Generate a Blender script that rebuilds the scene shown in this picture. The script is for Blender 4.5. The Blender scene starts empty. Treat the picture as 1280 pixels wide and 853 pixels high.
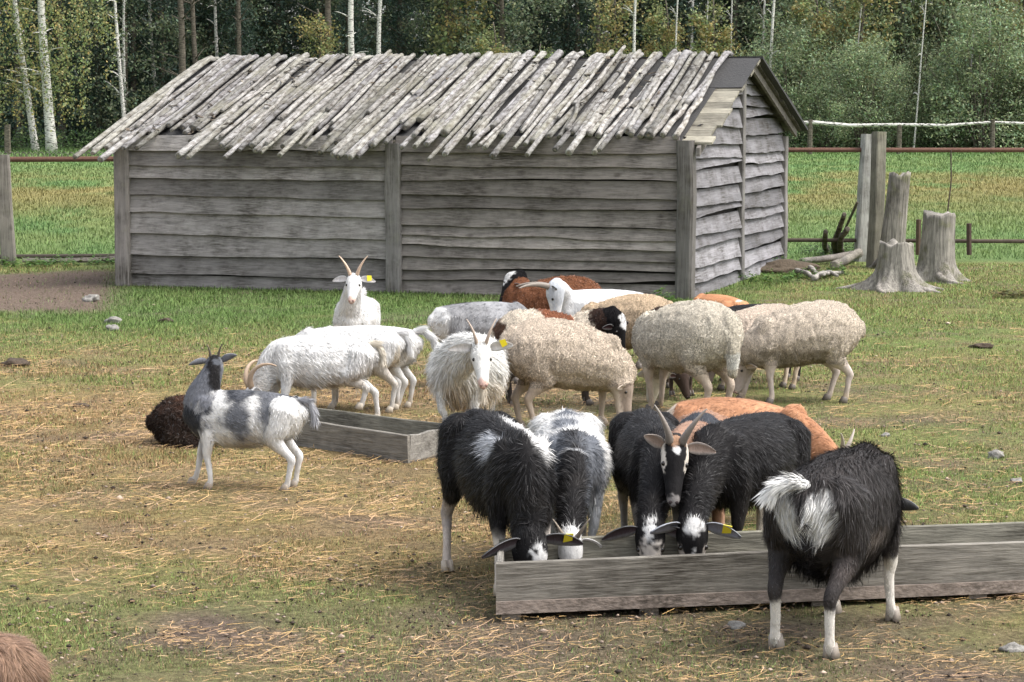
import bpy, math, random
import numpy as np
from mathutils import Vector, Matrix
random.seed(7); RNG = np.random.default_rng(11)
PI = math.pi
sc = bpy.context.scene
COL = sc.collection
# ------------------------------------------------------------------ camera, sky, sun, exposure
CAM_H = 1.9; FPX = 2844.0; HOR = 147.0
cam = bpy.data.cameras.new('camera'); camo = bpy.data.objects.new('camera', cam); COL.objects.link(camo)
cam.sensor_width = 36.0; cam.lens = 36.0*FPX/1280.0
cam.clip_start = 0.1; cam.clip_end = 2000
PITCH = math.atan((426.5-HOR)/FPX)
camo.location = (0, 0, CAM_H); camo.rotation_euler = (PI/2-PITCH, 0, 0)
sc.camera = camo
world = bpy.data.worlds.new('World'); sc.world = world; world.use_nodes = True
SUN_EL = math.radians(58); SUN_ROT = math.radians(98)      # compass angle from +Y, clockwise
nt = world.node_tree; bg = nt.nodes['Background']
sky = nt.nodes.new('ShaderNodeTexSky'); sky.sky_type = 'NISHITA'; sky.sun_disc = False
sky.sun_elevation = SUN_EL; sky.sun_rotation = SUN_ROT; sky.dust_density = 4.0; sky.air_density = 1.0; sky.ozone_density = 0.6
hs = nt.nodes.new('ShaderNodeHueSaturation'); hs.inputs['Saturation'].default_value = 0.35
nt.links.new(sky.outputs[0], hs.inputs['Color']); nt.links.new(hs.outputs[0], bg.inputs['Color'])
bg.inputs['Strength'].default_value = 0.15
sl = bpy.data.lights.new('sun', 'SUN'); sl.energy = 1.0; sl.angle = math.radians(32); sl.color = (1, .97, .92)
so = bpy.data.objects.new('sun', sl); COL.objects.link(so)
so.rotation_euler = (PI/2-SUN_EL, 0, PI-SUN_ROT)
sc.view_settings.view_transform = 'Standard'; sc.view_settings.look = 'None'; sc.view_settings.gamma = 1.0
sc.view_settings.exposure = 1.32
sc.cycles.max_bounces = 5; sc.cycles.diffuse_bounces = 3; sc.cycles.transparent_max_bounces = 4
# ------------------------------------------------------------------ helpers
def ss(a, b, x):
    t = np.clip((x-a)/(b-a), 0, 1); return t*t*(3-2*t)
def _hash(ix, iy, iz, seed):
    h = (ix.astype(np.int64)*374761393 + iy.astype(np.int64)*668265263 + iz.astype(np.int64)*2147483647 + seed*974634777) & 0xffffffff
    h = ((h ^ (h >> 13))*1274126177) & 0xffffffff
    h = ((h ^ (h >> 16))*2246822519) & 0xffffffff
    return ((h ^ (h >> 15)) & 0xffff)/65535.0
def vnoise(P, seed=0):
    """value noise 0..1, P (n,3)"""
    P = np.asarray(P, float); f = np.floor(P); t = P-f; t = t*t*(3-2*t); i = f.astype(np.int64)
    r = 0
    for dx in (0, 1):
        wx = t[:, 0] if dx else 1-t[:, 0]
        for dy in (0, 1):
            wy = t[:, 1] if dy else 1-t[:, 1]
            for dz in (0, 1):
                wz = t[:, 2] if dz else 1-t[:, 2]
                r = r + wx*wy*wz*_hash(i[:, 0]+dx, i[:, 1]+dy, i[:, 2]+dz, seed)
    return r
def fbm(P, seed=0, o=3):
    a = .5; s = 0; n = 0; P = np.asarray(P, float)
    for k in range(o):
        s = s + a*vnoise(P*(2.03**k), seed+k*17); n += a; a *= .5
    return s/n
def xy3(x, y, k=1.0): return np.stack([np.asarray(x)*k, np.asarray(y)*k, np.zeros(len(x))], 1)
def tag(o, label=None, cat=None, group=None, kind=None):
    if label: o['label'] = label
    if cat: o['category'] = cat
    if group: o['group'] = group
    if kind: o['kind'] = kind
    return o
def mesh(name, V, F, mat=None, col=None, smooth=True, nrm=None):
    """V (n,3); F list of faces, or int array (m,k)"""
    me = bpy.data.meshes.new(name); V = np.asarray(V, np.float32)
    if isinstance(F, np.ndarray):
        m, k = F.shape; me.vertices.add(len(V)); me.vertices.foreach_set('co', V.ravel())
        me.loops.add(m*k); me.loops.foreach_set('vertex_index', F.astype(np.int32).ravel())
        me.polygons.add(m); me.polygons.foreach_set('loop_start', np.arange(0, m*k, k, dtype=np.int32))
        me.update(calc_edges=True)
    else:
        me.from_pydata([tuple(map(float, v)) for v in V], [], [tuple(map(int, f)) for f in F]); me.update()
    if smooth: me.polygons.foreach_set('use_smooth', np.ones(len(me.polygons), bool))
    if col is not None:
        c = np.ones((len(V), 4), np.float32); c[:, :3] = col
        at = me.color_attributes.new('Col', 'FLOAT_COLOR', 'POINT'); at.data.foreach_set('color', c.ravel())
    if mat: me.materials.append(mat)
    if nrm is not None:
        me.normals_split_custom_set_from_vertices(np.asarray(nrm, np.float32).tolist())
    return me
def link(name, me, parent=None, loc=(0, 0, 0)):
    o = bpy.data.objects.new(name, me); COL.objects.link(o); o.location = loc
    if parent: o.parent = parent
    return o
def empty(name, loc=(0, 0, 0), rz=0):
    o = bpy.data.objects.new(name, None); COL.objects.link(o); o.location = loc; o.rotation_euler = (0, 0, rz); return o
def copy_tree(o, parent=None):
    c = o.copy(); COL.objects.link(c); c.parent = parent
    for ch in o.children: copy_tree(ch, c)
    return c
class MB:
    def __init__(s): s.V = []; s.F = []; s.C = []; s.n = 0
    def add(s, V, F, c=(1, 1, 1)):
        V = np.asarray(V, float); s.V.append(V); s.F += [tuple(int(i)+s.n for i in f) for f in F]
        cc = np.zeros((len(V), 3)); cc[:] = c; s.C.append(cc); s.n += len(V)
    def build(s, name, mat, parent=None, smooth=False, loc=(0, 0, 0)):
        return link(name, mesh(name, np.vstack(s.V), s.F, mat, np.vstack(s.C), smooth), parent, loc)
def norm(v):
    v = np.asarray(v, float); return v/(np.linalg.norm(v, axis=-1, keepdims=True)+1e-9)
def tube(pts, rw, rh, sides=None, n=14, cap=.6):
    """loft of elliptic rings along pts (k,3) with round ends; returns V, F"""
    P = np.asarray(pts, float); k = len(P); rw = np.broadcast_to(rw, k).astype(float); rh = np.broadcast_to(rh, k).astype(float)
    T = norm(np.gradient(P, axis=0))
    if sides is None:
        ref = np.array([0, 1., 0]) if abs(T[k//2][1]) < .9 else np.array([1., 0, 0])
        sides = np.tile(ref, (k, 1))
    S = np.asarray(sides, float); S = norm(S-(S*T).sum(1, keepdims=True)*T); U = np.cross(T, S)
    rings = []
    a = np.arange(n)*2*PI/n
    def ring(c, s, u, w, h): return c+np.outer(np.cos(a)*w, s)+np.outer(np.sin(a)*h, u)
    m0 = min(rw[0], rh[0])*cap; m1 = min(rw[-1], rh[-1])*cap
    if cap > 0: rings.append(ring(P[0]-T[0]*m0*.8, S[0], U[0], rw[0]*.6, rh[0]*.6))
    for i in range(k): rings.append(ring(P[i], S[i], U[i], rw[i], rh[i]))
    if cap > 0: rings.append(ring(P[-1]+T[-1]*m1*.8, S[-1], U[-1], rw[-1]*.6, rh[-1]*.6))
    V = np.vstack(rings); R = len(rings); F = []
    for r in range(R-1):
        for j in range(n):
            j2 = (j+1) % n; F.append((r*n+j, r*n+j2, (r+1)*n+j2, (r+1)*n+j))
    V = np.vstack([V, P[0]-T[0]*m0, P[-1]+T[-1]*m1]); a0 = R*n; a1 = R*n+1
    for j in range(n):
        j2 = (j+1) % n; F.append((a0, j2, j)); F.append((a1, (R-1)*n+j, (R-1)*n+j2))
    return V, F
def box(c, s, ax=(1, 0, 0), taper=1.0, jit=0):
    """box centre c, full sizes s, x axis direction ax (horizontal)"""
    ax = norm(np.array(ax, float)); ay = np.array([-ax[1], ax[0], 0]); az = np.array([0, 0, 1.]); V = []
    for z in (-.5, .5):
        for x, y in ((-.5, -.5), (.5, -.5), (.5, .5), (-.5, .5)):
            t = taper if z > 0 else 1
            V.append(np.array(c)+ax*x*s[0]*t+ay*y*s[1]*t+az*z*s[2]+np.array([random.uniform(-jit, jit) for _ in range(3)]))
    return V, [(3, 2, 1, 0), (4, 5, 6, 7), (0, 1, 5, 4), (1, 2, 6, 5), (2, 3, 7, 6), (3, 0, 4, 7)]
def strip_box(A, B, h, t, up=(0, 0, 1), out=(0, -1, 0)):
    """bar from A to B (bottom inner line), height h along up, thickness t along out"""
    A, B, up, out = (np.array(q, float) for q in (A, B, up, out)); V = []
    for q in (A, B):
        V += [q, q+out*t, q+out*t+up*h, q+up*h]
    return V, [(0, 1, 2, 3), (7, 6, 5, 4), (0, 4, 5, 1), (1, 5, 6, 2), (2, 6, 7, 3), (3, 7, 4, 0)]
# image helpers: where on the ground / at a depth a pixel of the 1280 px photograph lies
def gnd(px, py, z=0.0):
    Y = (CAM_H-z)*FPX/(py-HOR); return np.array([(px-640)/FPX*Y, Y, z])
def at(px, py, Y): return np.array([(px-640)/FPX*Y, Y, CAM_H-(py-HOR)*Y/FPX])
def gz(y): return .5*ss(34, 95, np.asarray(y, float))
# ------------------------------------------------------------------ materials
def newmat(name, rough=.9, spec=.2):
    m = bpy.data.materials.new(name); m.use_nodes = True; N = m.node_tree.nodes; b = N['Principled BSDF']
    b.inputs['Roughness'].default_value = rough; b.inputs['Specular IOR Level'].default_value = spec
    return m, N, m.node_tree.links, b
def attr_mix(N, L, fac_out, dark=.75, light=1.15, lo=0., hi=1.):
    """vertex colour x noise brightness"""
    a = N.new('ShaderNodeAttribute'); a.attribute_name = 'Col'
    mr = N.new('ShaderNodeMapRange'); mr.inputs['To Min'].default_value = dark; mr.inputs['To Max'].default_value = light; mr.inputs['From Min'].default_value = lo; mr.inputs['From Max'].default_value = hi
    L.new(fac_out, mr.inputs['Value'])
    mx = N.new('ShaderNodeVectorMath'); mx.operation = 'SCALE'; L.new(a.outputs['Color'], mx.inputs[0]); L.new(mr.outputs[0], mx.inputs['Scale'])
    return mx.outputs[0]
def noise_node(N, L, scale, detail=4, vec=(1, 1, 1), coord='Object', rough=.6):
    tc = N.new('ShaderNodeTexCoord'); mp = N.new('ShaderNodeMapping'); mp.inputs['Scale'].default_value = vec
    L.new(tc.outputs[coord], mp.inputs[0]); n = N.new('ShaderNodeTexNoise'); n.inputs['Scale'].default_value = scale
    n.inputs['Detail'].default_value = detail; n.inputs['Roughness'].default_value = rough; L.new(mp.outputs[0], n.inputs['Vector']); return n
def bump(N, L, b, h, dist, strength=1.0):
    bp = N.new('ShaderNodeBump'); bp.inputs['Distance'].default_value = dist; bp.inputs['Strength'].default_value = strength
    L.new(h, bp.inputs['Height']); L.new(bp.outputs[0], b.inputs['Normal']); return bp
def attrmat(name, scale=30, vec=(1, 1, 1), dark=.75, light=1.2, bd=0.0, rough=.9, spec=.2, detail=4, coord='Object'):
    m, N, L, b = newmat(name, rough, spec); n = noise_node(N, L, scale, detail, vec, coord)
    L.new(attr_mix(N, L, n.outputs[0], dark, light), b.inputs['Base Color'])
    if bd: bump(N, L, b, n.outputs[0], bd)
    return m
def leafmat(name, transl=.25):
    m, N, L, b = newmat(name, .6, .25); a = N.new('ShaderNodeAttribute'); a.attribute_name = 'Col'
    L.new(a.outputs['Color'], b.inputs['Base Color'])
    tr = N.new('ShaderNodeBsdfTranslucent'); L.new(a.outputs['Color'], tr.inputs[0]); mx = N.new('ShaderNodeMixShader'); mx.inputs[0].default_value = transl
    L.new(b.outputs[0], mx.inputs[1]); L.new(tr.outputs[0], mx.inputs[2]); L.new(mx.outputs[0], N['Material Output'].inputs['Surface']); return m
M = {}
def groundmat():
    m, N, L, b = newmat('pasture_soil', .95, .1); n = noise_node(N, L, 26, 9, rough=.75); n2 = noise_node(N, L, 9, 8, (1, .6, 1), rough=.7); n3 = noise_node(N, L, 110, 5, (1, 1, 1)); n4 = noise_node(N, L, 170, 3, (.5, 1, 1))
    col = attr_mix(N, L, n.outputs[0], .25, 1.75, .3, .7)
    def mixc(col, nn, lo, hi, amt, c):
        r = N.new('ShaderNodeMapRange'); r.inputs['From Min'].default_value = lo; r.inputs['From Max'].default_value = hi; r.inputs['To Max'].default_value = amt; L.new(nn.outputs[0], r.inputs['Value'])
        mx = N.new('ShaderNodeMix'); mx.data_type = 'RGBA'; L.new(r.outputs[0], mx.inputs['Factor']); L.new(col, mx.inputs['A']); mx.inputs['B'].default_value = (*c, 1); return mx.outputs['Result']
    col = mixc(col, n2, .54, .68, .42, (.06, .045, .03)); col = mixc(col, n3, .55, .70, .5, (.40, .27, .16)); col = mixc(col, n4, .54, .66, .5, (.045, .035, .025))
    L.new(col, b.inputs['Base Color']); bump(N, L, b, n.outputs[0], .06); return m
M['ground'] = groundmat()
M['grass'] = leafmat('grass_blades', .3)
M['leaf'] = leafmat('tree_leaves', .3)
M['straw'] = attrmat('dry_straw', 20, rough=.7)
M['coat'] = attrmat('animal_coat', 45, vec=(1, 1, .5), dark=.6, light=1.25, rough=.8, spec=.12, bd=.006, detail=6)
M['fur'] = attrmat('fur_strands', 8, dark=.85, light=1.12, rough=.55, spec=.22)
M['horn'] = attrmat('horn', 60, vec=(1, 1, 6), dark=.7, light=1.15, rough=.5, spec=.4)
M['stone'] = attrmat('stone', 30, dark=.2, light=1.5, bd=.02, detail=7)
M['rust'] = attrmat('rusty_iron', 25, dark=.5, light=1.4, bd=.003)
m, N, L, b = newmat('eye_surface', .08, .6); b.inputs['Base Color'].default_value = (.012, .009, .007, 1); M['eye'] = m
m, N, L, b = newmat('yellow_ear_tag', .4, .4); b.inputs['Base Color'].default_value = (.85, .70, .03, 1); M['tag'] = m
m, N, L, b = newmat('tar_paper', .85, .3); n = noise_node(N, L, 30, 6)
cr = N.new('ShaderNodeValToRGB'); L.new(n.outputs[0], cr.inputs[0]); cr.color_ramp.elements[0].color = (.018, .018, .02, 1); cr.color_ramp.elements[1].color = (.07, .068, .065, 1)
L.new(cr.outputs[0], b.inputs['Base Color']); bump(N, L, b, n.outputs[0], .01); M['tar'] = m
def woolmat():
    m, N, L, b = newmat('fleece_wool', .95, .05)
    n = noise_node(N, L, 26, 5, (1.0, 1.0, .35)); n2 = noise_node(N, L, 90, 3)
    v = N.new('ShaderNodeTexVoronoi'); v.feature = 'DISTANCE_TO_EDGE'; v.inputs['Scale'].default_value = 30
    tc = N.new('ShaderNodeTexCoord'); mp = N.new('ShaderNodeMapping'); mp.inputs['Scale'].default_value = (1.6, 1.6, .36)
    L.new(tc.outputs['Object'], mp.inputs[0]); av = N.new('ShaderNodeVectorMath'); av.operation = 'ADD'
    sc_ = N.new('ShaderNodeVectorMath'); sc_.operation = 'SCALE'; sc_.inputs['Scale'].default_value = .5; L.new(n.outputs['Color'], sc_.inputs[0])
    L.new(mp.outputs[0], av.inputs[0]); L.new(sc_.outputs[0], av.inputs[1]); L.new(av.outputs[0], v.inputs['Vector'])
    mr = N.new('ShaderNodeMapRange'); mr.inputs['From Max'].default_value = .13; mr.inputs['To Min'].default_value = .0; L.new(v.outputs['Distance'], mr.inputs['Value'])
    ad = N.new('ShaderNodeMath'); ad.operation = 'MULTIPLY_ADD'; ad.inputs[1].default_value = .35; L.new(n2.outputs[0], ad.inputs[0]); L.new(mr.outputs[0], ad.inputs[2])
    mr2 = N.new('ShaderNodeMapRange'); mr2.inputs['From Max'].default_value = 1.2; L.new(ad.outputs[0], mr2.inputs['Value'])
    L.new(attr_mix(N, L, mr2.outputs[0], .30, 1.42), b.inputs['Base Color']); bump(N, L, b, ad.outputs[0], .012)
    return m
M['wool'] = woolmat()
def woodmat(name, axis='x', scale=1.0, c0=(.75), c1=1.25, moss=0.0, rot=0.0):
    """weathered wood: vertex colour x long grain streaks, dark checks and knots"""
    m, N, L, b = newmat(name, .85, .2)
    st = {'x': (2.6, 20, 20), 'z': (18, 18, 1.2), 'y': (18, 1.2, 18)}[axis]
    n = noise_node(N, L, 1.5*scale, 7, st, rough=.6); n2 = noise_node(N, L, 1.6, 5, (1, 1, 1))
    mpn = n.inputs['Vector'].links[0].from_node; tcn = mpn.inputs[0].links[0].from_node; vr = N.new('ShaderNodeVectorRotate'); vr.rotation_type = 'Z_AXIS'; vr.inputs['Angle'].default_value = rot
    L.new(tcn.outputs['Object'], vr.inputs['Vector']); L.new(vr.outputs[0], mpn.inputs[0])
    w = N.new('ShaderNodeMath'); w.operation = 'MULTIPLY_ADD'; w.inputs[1].default_value = .6; L.new(n.outputs[0], w.inputs[0])
    st2 = tuple(q*(3.2 if q > 5 else 2.2) for q in st); nf = noise_node(N, L, 1.5*scale, 5, st2, rough=.55); mpf = nf.inputs['Vector'].links[0].from_node; L.new(vr.outputs[0], mpf.inputs[0])
    n2b = N.new('ShaderNodeMath'); n2b.operation = 'MULTIPLY_ADD'; n2b.inputs[1].default_value = .9; L.new(nf.outputs[0], n2b.inputs[0]); L.new(n2.outputs[0], n2b.inputs[2])
    h = N.new('ShaderNodeMath'); h.operation = 'MULTIPLY'; h.inputs[1].default_value = .26; L.new(n2b.outputs[0], h.inputs[0]); L.new(h.outputs[0], w.inputs[2])
    mr = N.new('ShaderNodeMapRange'); mr.inputs['From Min'].default_value = .3; mr.inputs['From Max'].default_value = .7; L.new(w.outputs[0], mr.inputs['Value'])
    col = attr_mix(N, L, mr.outputs[0], c0, c1)
    if moss:
        n3 = noise_node(N, L, 5, 6); r = N.new('ShaderNodeMapRange'); r.inputs['From Min'].default_value = .55; r.inputs['From Max'].default_value = .75; r.inputs['To Max'].default_value = moss
        L.new(n3.outputs[0], r.inputs['Value']); mx = N.new('ShaderNodeMix'); mx.data_type = 'RGBA'; L.new(r.outputs[0], mx.inputs['Factor'])
        L.new(col, mx.inputs['A']); mx.inputs['B'].default_value = (.17, .18, .07, 1); col = mx.outputs['Result']
    kv = N.new('ShaderNodeTexVoronoi'); kv.inputs['Scale'].default_value = 3.1; kd = N.new('ShaderNodeVectorMath'); kd.operation = 'MULTIPLY_ADD'; kd.inputs[1].default_value = (.05, .05, .05); L.new(n2.outputs['Color'], kd.inputs[0]); L.new(vr.outputs[0], kd.inputs[2])
    km = N.new('ShaderNodeMapping'); km.inputs['Scale'].default_value = {'x': (.75, 1, 1.25), 'z': (1.2, 1.2, .7), 'y': (1, .75, 1.25)}[axis]; L.new(kd.outputs[0], km.inputs[0]); L.new(km.outputs[0], kv.inputs['Vector'])
    kr = N.new('ShaderNodeMapRange'); kr.inputs['From Min'].default_value = .05; kr.inputs['From Max'].default_value = .13; kr.inputs['To Min'].default_value = .5; kr.inputs['To Max'].default_value = 0; L.new(kv.outputs['Distance'], kr.inputs['Value'])
    kx = N.new('ShaderNodeMix'); kx.data_type = 'RGBA'; L.new(kr.outputs[0], kx.inputs['Factor']); L.new(col, kx.inputs['A']); kx.inputs['B'].default_value = (.04, .03, .024, 1); col = kx.outputs['Result']
    ns = noise_node(N, L, 2.6, 7, (1, 1, 1), rough=.7); rs_ = N.new('ShaderNodeMapRange'); rs_.inputs['From Min'].default_value = .42; rs_.inputs['From Max'].default_value = .66; rs_.inputs['To Max'].default_value = .9; L.new(ns.outputs[0], rs_.inputs['Value'])
    mk = N.new('ShaderNodeMath'); mk.operation = 'MULTIPLY'; L.new(rs_.outputs[0], mk.inputs[0]); rg = N.new('ShaderNodeMapRange'); rg.inputs['From Min'].default_value = .62; rg.inputs['From Max'].default_value = .40; rg.inputs['To Min'].default_value = .25; L.new(nf.outputs[0], rg.inputs['Value']); L.new(rg.outputs[0], mk.inputs[1])
    ms = N.new('ShaderNodeMix'); ms.data_type = 'RGBA'; L.new(mk.outputs[0], ms.inputs['Factor']); L.new(col, ms.inputs['A']); ms.inputs['B'].default_value = (.045, .038, .030, 1); col = ms.outputs['Result']
    L.new(col, b.inputs['Base Color']); bump(N, L, b, w.outputs[0], .015)
    return m
SHR = math.atan2(1.9, 6.2)
M['wood'] = woodmat('weathered_boards', 'x', 1, .45, 1.5, rot=SHR); M['troughwood'] = woodmat('trough_boards', 'x', 1.2, .4, 1.5, rot=-.19); M['troughwood2'] = woodmat('old_trough_boards', 'x', 1.2, .4, 1.5, rot=.75)
M['wood_y2'] = woodmat('weathered_gable_boards', 'y', .8, .55, 1.4, rot=SHR)
M['woodz'] = woodmat('weathered_post', 'z', 1, .55, 1.3, .25)
M['stump'] = woodmat('grey_stump_wood', 'z', 1.5, .08, 1.95, .85)
def barkmat(name, birch=True):
    m, N, L, b = newmat(name, .9, .1)
    n = noise_node(N, L, 3.0, 6, (2.5, 2.5, 9)); r = N.new('ShaderNodeValToRGB'); L.new(n.outputs[0], r.inputs[0])
    if birch:
        e = r.color_ramp.elements; e[0].position = .40; e[0].color = (.05, .045, .04, 1); e[1].position = .50; e[1].color = (.62, .60, .56, 1)
    else:
        e = r.color_ramp.elements; e[0].position = .35; e[0].color = (.05, .042, .034, 1); e[1].position = .65; e[1].color = (.17, .15, .12, 1)
    L.new(r.outputs[0], b.inputs['Base Color']); bump(N, L, b, n.outputs[0], .02); return m
M['birch'] = barkmat('birch_bark', True); M['bark'] = barkmat('dark_bark', False)
def polemat():
    m, N, L, b = newmat('pale_barked_pole', .9, .15)
    n = noise_node(N, L, 1.0, 7, (26, 7, 22), rough=.62); n2 = noise_node(N, L, 2.0, 3); mpn = n.inputs['Vector'].links[0].from_node; tcn = mpn.inputs[0].links[0].from_node
    vr = N.new('ShaderNodeVectorRotate'); vr.rotation_type = 'Z_AXIS'; vr.inputs['Angle'].default_value = math.atan2(1.9, 6.2); L.new(tcn.outputs['Object'], vr.inputs['Vector']); L.new(vr.outputs[0], mpn.inputs[0])
    r = N.new('ShaderNodeValToRGB'); L.new(n.outputs[0], r.inputs[0]); e = r.color_ramp.elements
    e[0].position = .36; e[0].color = (.22, .19, .165, 1); e[1].position = .60; e[1].color = (1, 1, 1, 1)
    a = N.new('ShaderNodeAttribute'); a.attribute_name = 'Col'
    mx = N.new('ShaderNodeMix'); mx.data_type = 'RGBA'; mx.blend_type = 'MULTIPLY'; mx.inputs['Factor'].default_value = .85
    L.new(a.outputs['Color'], mx.inputs['A']); L.new(r.outputs[0], mx.inputs['B'])
    mr = N.new('ShaderNodeMapRange'); mr.inputs['From Min'].default_value = .5; mr.inputs['From Max'].default_value = .72; mr.inputs['To Max'].default_value = .55; L.new(n2.outputs[0], mr.inputs['Value'])
    m2 = N.new('ShaderNodeMix'); m2.data_type = 'RGBA'; L.new(mr.outputs[0], m2.inputs['Factor']); L.new(mx.outputs['Result'], m2.inputs['A']); m2.inputs['B'].default_value = (.19, .18, .13, 1)
    L.new(m2.outputs['Result'], b.inputs['Base Color']); bump(N, L, b, n.outputs[0], .02); return m
M['pole'] = polemat()
# ------------------------------------------------------------------ ground: one sheet to the horizon, coloured by what grows on it
GREEN = np.array([.17, .29, .07]); OLIVE = np.array([.28, .30, .11]); STRAWC = np.array([.52, .32, .165]); MUD = np.array([.19, .145, .115]); LUSH = np.array([.125, .21, .06]); RUSTY = np.array([.30, .17, .07])
def zones(x, y):
    """returns straw, mud, lush weights 0..1 for pasture points"""
    P = xy3(x, y); n1 = fbm(P*.55, 3, 4); n2 = fbm(P*1.7, 9, 4); n3 = fbm(P*5.0, 21, 3)
    side = ss(1.6, -.8, x-(y-9)*.06)                                   # straw lies on the left half
    straw = side*ss(8.4, 10.2, y)*ss(19.5, 14.5, y)*.62 + .18*ss(22, 15, y)
    straw = np.clip(straw+(n1-.5)*.9+(n2-.5)*.9, 0, 1)
    mud = ss(9.4, 8.0, y)*(.36)+.50*np.exp(-((x-.1)**2/1.6+(y-8.2)**2/.6))
    mud = mud+.9*np.exp(-((x-.5)**2/6+(y-15.6)**2/5))*.55             # trampled under the flock
    mud = mud+np.exp(-((x-.1)**2/3+(y-9.2)**2/.35))*.35
    left_mud = ss(22.2, 23.2, y+n1)*ss(29.0, 27.8, y-(x+5)*.6)*ss(-3.9, -4.6, x-(y-24)*-.15)
    mud = np.clip(np.maximum(mud+(n2-.5)*1.3+(n3-.5)*.5, left_mud*1.1+(n3-.5)*.3), 0, 1)
    lush = ss(19.0, 21.5, y+(n1-.5)*4)*ss(2.6, 1.0, x-(y-22)*.3)*ss(-5.6, -4.2, x+(n2-.5))
    lush = np.clip(lush*.85+(n2-.5)*.5*ss(12, 22, y), 0, 1)
    return straw, mud, lush, n2, n3
def gcolor(x, y):
    x = np.asarray(x, float); y = np.asarray(y, float)
    straw, mud, lush, n2, n3 = zones(x, y)
    c = OLIVE*(1-n3[:, None]*.25)+(GREEN-OLIVE)*ss(.35, .7, n2)[:, None]*.8
    c = c+(LUSH-c)*lush[:, None]
    c = c+(STRAWC*.72-c)*(straw*.8*(1-lush*.8))[:, None]
    pk = ss(.50, .72, fbm(xy3(x, y, 3.3), 61, 4))[:, None]; c = c+(np.array([.34, .22, .15])-c)*pk*.40*(1-lush[:, None]*.7)
    c = c+(MUD-c)*np.clip(mud*1.1, 0, 1)[:, None]
    # meadow beyond the fence
    P = xy3(x*.35, y*.12); m1 = fbm(P, 31, 4); m2 = fbm(xy3(x*1.2, y*.5), 37, 3)
    band = np.exp(-((y-56-(x*.15))/13)**2)*ss(.30, .52, fbm(xy3(x*.22, y*.10), 91, 3)*.6+m2*.4)
    fc = np.array([.115, .23, .08])+(np.array([.20, .27, .09])-np.array([.115, .23, .08]))*m2[:, None]*.9
    fc = fc+(np.array([.34, .235, .10])-fc)*(band*.62)[:, None]
    w = ss(29.5, 30.5, y)[:, None]; c = c*(1-w)+fc*w
    # forest floor
    w = ss(93, 97, y)[:, None]; c = c*(1-w)+np.array([.03, .035, .015])*w
    return c
def ground():
    ys = np.concatenate([[-60, -10, 0, 3, 5], np.arange(6, 34, .07), np.arange(34, 110, .8), [130, 200, 400, 900, 1500]])
    xs = np.concatenate([[-900, -300, -100, -50], np.arange(-30, -8, 1.0), np.arange(-8, 8, .07), np.arange(8, 31, 1.0), [50, 100, 300, 900]])
    X, Y = np.meshgrid(xs, ys); x = X.ravel(); y = Y.ravel()
    z = gz(y)+(fbm(xy3(x, y, 1.1), 5, 3)-.5)*.03*ss(5, 7, y)*ss(60, 30, y)+(fbm(xy3(x, y, 7), 15, 2)-.5)*.02*ss(5, 7, y)*ss(34, 20, y)
    nx = len(xs); ny = len(ys); i = np.arange((ny-1)*(nx-1)); r = i//(nx-1); q = i % (nx-1); a = r*nx+q
    F = np.stack([a, a+1, a+nx+1, a+nx], 1)
    tag(link('ground', mesh('ground', np.stack([x, y, z], 1), F, M['ground'], gcolor(x, y))), kind='structure')
ground()
def blades(name, x, y, z, h, w, col, lean=.5, mat='grass', label=None, cat=None, flat=False, nup=.82):
    n = len(x); a = RNG.uniform(0, 2*PI, n); b = RNG.uniform(0, 2*PI, n)
    d = np.stack([np.cos(a), np.sin(a), np.zeros(n)], 1)
    ld = np.stack([np.cos(b), np.sin(b), np.zeros(n)], 1)*(RNG.uniform(0, 1, n)*lean)[:, None]
    up = norm(ld+np.array([0, 0, 1.]))
    p = np.stack([x, y, z], 1); W = (w/2)[:, None]*d
    V = np.stack([p-W, p+W, p+up*h[:, None]], 1).reshape(-1, 3)
    F = np.arange(3*n).reshape(n, 3); C = np.repeat(col, 3, 0)
    nr = norm(np.array([0, 0, 1.])*nup+norm(RNG.normal(size=(n, 3)))*(1-nup)); NR = np.repeat(nr, 3, 0)
    o = link(name, mesh(name, V, F, M[mat], C, True, NR)); return tag(o, label, cat, kind='stuff')
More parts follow.
